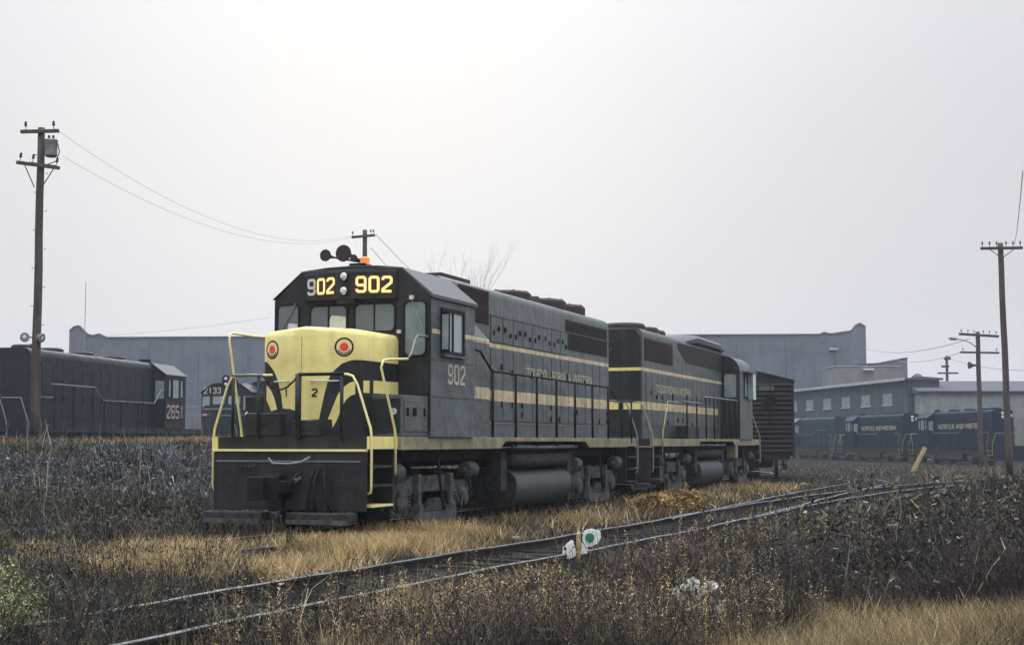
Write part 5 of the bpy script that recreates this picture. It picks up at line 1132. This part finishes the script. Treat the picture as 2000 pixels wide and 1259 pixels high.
rbr = [(7.2,4.5),(8.3,-3.0),(9.0,-6.4),(11.8,-6.4),(14,-2),(16.5,10),(17.5,27),(10.8,31),(8.2,16)]
P = scatter(8000, rbr, lambda x, y: np.where(x > near_v(y)+2.2, 1., 0.)); hh = U(.3, .75, len(P))*(.35+1.0*vnoise(P[:, 0], P[:, 1], 1.1, 13))*np.clip((P[:, 0]-near_v(P[:, 1])-1.6)/3, .35, 1.15)
mesh_np('dark_brush', *cat_(twigs(P, hh, .5, 9, .009, DARK+[(.055,.045,.042)]), heads(P, hh, U(.05, .14, len(P)), 10, DARK+[(.09,.07,.05),(.045,.05,.04)], .013, (.05, 1))), m_twig, label='dark brown thicket on the right of the siding', cat='brush')
P = scatter(420, rbr, lambda x, y: np.where(x > near_v(y)+2.4, 1., 0.)); hh = U(.55, 1.15, len(P))
mesh_np('dark_brush', *cat_(twigs(P, hh, .75, 2, .013, TAN+GREY+DARK+OLIVE, side=4), heads(P, hh, U(.06, .2, len(P)), 16, DARK+OLIVE+TAN[:1], .02, (.2, 1))), m_twig, label='taller bent stalks standing out of the dark thicket', cat='brush')
mesh_np('dry_grass', *grass('', 12000, rbr, (.2, .6), (.005, .010), (.2, .9), DARK+TAN+OLIVE, lambda x, y: np.where(x > near_v(y)+2.2, 1., 0.)), m_blade, label='straggling grass in the dark thicket', cat='grass')
fb = [(4.2,-11.3),(8.6,-10.1),(9.6,-9.2),(9.4,-7.6),(7.4,-8.0),(5.8,-9.0)]
P = scatter(620, fb, fm); hh = U(.28, .72, len(P)); sel = nrg.random(len(P)) < .4
mesh_np('dead_weeds', *cat_(twigs(P, hh, .30, 2, .011, TAN+DARK+DARK, side=4), heads(P[sel], hh[sel]*1.05, U(.010, .022, sel.sum()), 60, TAN+GOLD, .0085, (.4, 1.05)), heads(P[~sel], hh[~sel], U(.03, .07, (~sel).sum()), 22, DARK+RUST, .012, (.2, 1))), m_twig, label='tall tangled dead stalks along the bottom edge', cat='weeds')
ctp = scatter(60, fore2, lambda x, y: fm(x, y)*(vnoise(x, y, .9, 41) > .45)); Pc = np.repeat(ctp, 130, 0)+np.c_[nrg.normal(0, .07, (60*130, 2)), np.zeros(60*130)]; Pc[:, 2] = height(Pc[:, 0], Pc[:, 1])-.02; kq = len(Pc)
mesh_np('dry_grass', *blades(Pc, U(.15, .42, kq)*np.repeat(U(.6, 1.1, 60), 130), U(.005, .010, kq), U(.15, .9, kq), GOLD+TAN), m_blade, label='straw-coloured tufts among the foreground weeds', cat='grass')
rg_ = [(7.9,-10.4),(11.6,-9.8),(13.4,-7.6),(13.2,-5.2),(11.6,-6.0),(10.2,-7.0),(9.2,-7.4),(8.4,-8.4)]
mesh_np('dry_grass', *cat_(grass('', 42000, rg_, (.15, .48), (.004, .008), (.2, .9), GOLD+GOLD+TAN, lambda x, y: np.clip(vnoise(x, y, .9, 15)*1.6-.2, 0, 1)), grass('', 7000, rg_, (.2, .6), (.004, .008), (.2, .9), DARK+OLIVE, None)), m_blade, label='pale golden grass in the lower right corner', cat='grass')
# far rough ground right
fr = [(7.2,34),(11,30),(15,45),(21,92),(10,98),(5,70),(6,52)]
yardp = [(6,30),(8,60),(16,100),(-18,104),(-14,74),(-2,56),(2.2,40)]
mesh_np('dry_grass', *grass('', 9000, yardp, (.05, .28), (.010, .02), (.3, 1.0), DARK+DARK+OLIVE+TAN, lambda x, y: np.clip(vnoise(x, y, 2.2, 17)*2.4-1.1, 0, 1), nb=False), m_blade, label='dark weeds scattered over the far yard gravel', cat='grass')
mesh_np('dry_grass', *grass('', 16000, fr, (.15, .5), (.008, .016), (.2, .9), TAN+OLIVE+DARK, lambda x, y: np.clip(vnoise(x, y, 3, 16)*1.6-.3, 0, 1), nb=False), m_blade, label='rough tawny grass before the blue locomotives', cat='grass')
# separate bushes
def shrub(label, loc, rx, hgt, npl, pal, sz, seed):
    root = empty('dry_shrub', loc, 0, label=label, cat='shrub'); k = 260
    P = np.c_[nrg.normal(0, rx*.45, k), nrg.normal(0, rx*.35, k), np.zeros(k)-.02]; hh = U(.5, 1, k)*hgt
    V, F, Cc = twigs(P+np.array(loc), hh, .35, 3, .008, [(.16,.10,.06),(.10,.07,.05)]); mesh_np('stems', V-np.array(loc), F, Cc, m_twig, kind=None, parent=root)
    V, F, Cc = heads(P+np.array(loc), hh, U(.03, .09, k), npl, pal, sz, (.15, 1.05)); mesh_np('foliage', V-np.array(loc), F, Cc, m_twig, kind=None, parent=root)
OR = [(.38,.25,.10),(.48,.33,.14),(.26,.16,.07),(.14,.09,.045)]
for px, py, rx, h_, lab in ((1275, 1006, .34, .5, 'orange dry bush nearest the switch target, left of its neighbour'), (1330, 1000, .42, .55, 'wide orange dry bush right of the other orange bush'), (1316, 972, .33, .62, 'yellowish dry bush standing against the steps of the second locomotive')):
    p = onground(px, py); shrub(lab, (p.x, p.y, p.z), rx, h_, 70, OR if py > 980 else [(.48,.38,.17),(.38,.29,.12),(.22,.165,.08)], .0105, 1)
for i, (px, py, h_, lab) in enumerate(((410, 1140, .62, 'tall dark weed stalk standing before the golden grass'), (573, 1085, .42, 'dark weed stalk in the golden grass below the pilot'), (1690, 1120, .95, 'tall dry stalk rising from the dark thicket'), (1243, 1160, .35, 'short reddish stalk among the foreground weeds'), (855, 1240, .42, 'tan plume of seed nearest the bottom edge'), (985, 1225, .40, 'tan plume of seed in the middle foreground'), (740, 1235, .38, 'tan plume of seed left in the foreground'))):
    p = onground(px, py); root = empty('weed_stalk', p, 0, label=lab, cat='weed'); lo_ = np.array(p)
    Pq = np.repeat(lo_[None], 3, 0)+nrg.normal(0, .015, (3, 3))*[1, 1, 0]; hq = np.array([h_, h_*.85, h_*.7]); pal = DARK if i < 2 else ([(.26,.21,.14)] if i == 2 else RUST if i == 3 else TAN)
    V, F, Cc = twigs(Pq, hq, .10, 2, .012, pal, side=3); mesh_np('stem', V-lo_, F, Cc, m_twig, kind='stuff', parent=root)
    V, F, Cc = heads(Pq, hq, np.full(3, .02 if i > 3 else .035), 60, pal if i < 4 else TAN+GOLD, .008, (.4, 1.05)); mesh_np('seed_head', V-lo_, F, Cc, m_twig, kind='stuff', parent=root)

# ------------------------------------------------------------------ haze
HZ = MB().box(-720, 720, -70, 920, -3, 48).build('haze', m_white, None, kind='stuff'); HZ.data.materials.clear()
mh = bpy.data.materials.new('haze_air'); mh.use_nodes = True; t = mh.node_tree; t.nodes.clear()
oo = t.nodes.new('ShaderNodeOutputMaterial'); pv = t.nodes.new('ShaderNodeVolumePrincipled'); pv.inputs['Density'].default_value = .00045; pv.inputs['Color'].default_value = (.88, .92, 1.0, 1); pv.inputs['Anisotropy'].default_value = .2
t.links.new(pv.outputs[0], oo.inputs['Volume']); HZ.data.materials.append(mh)
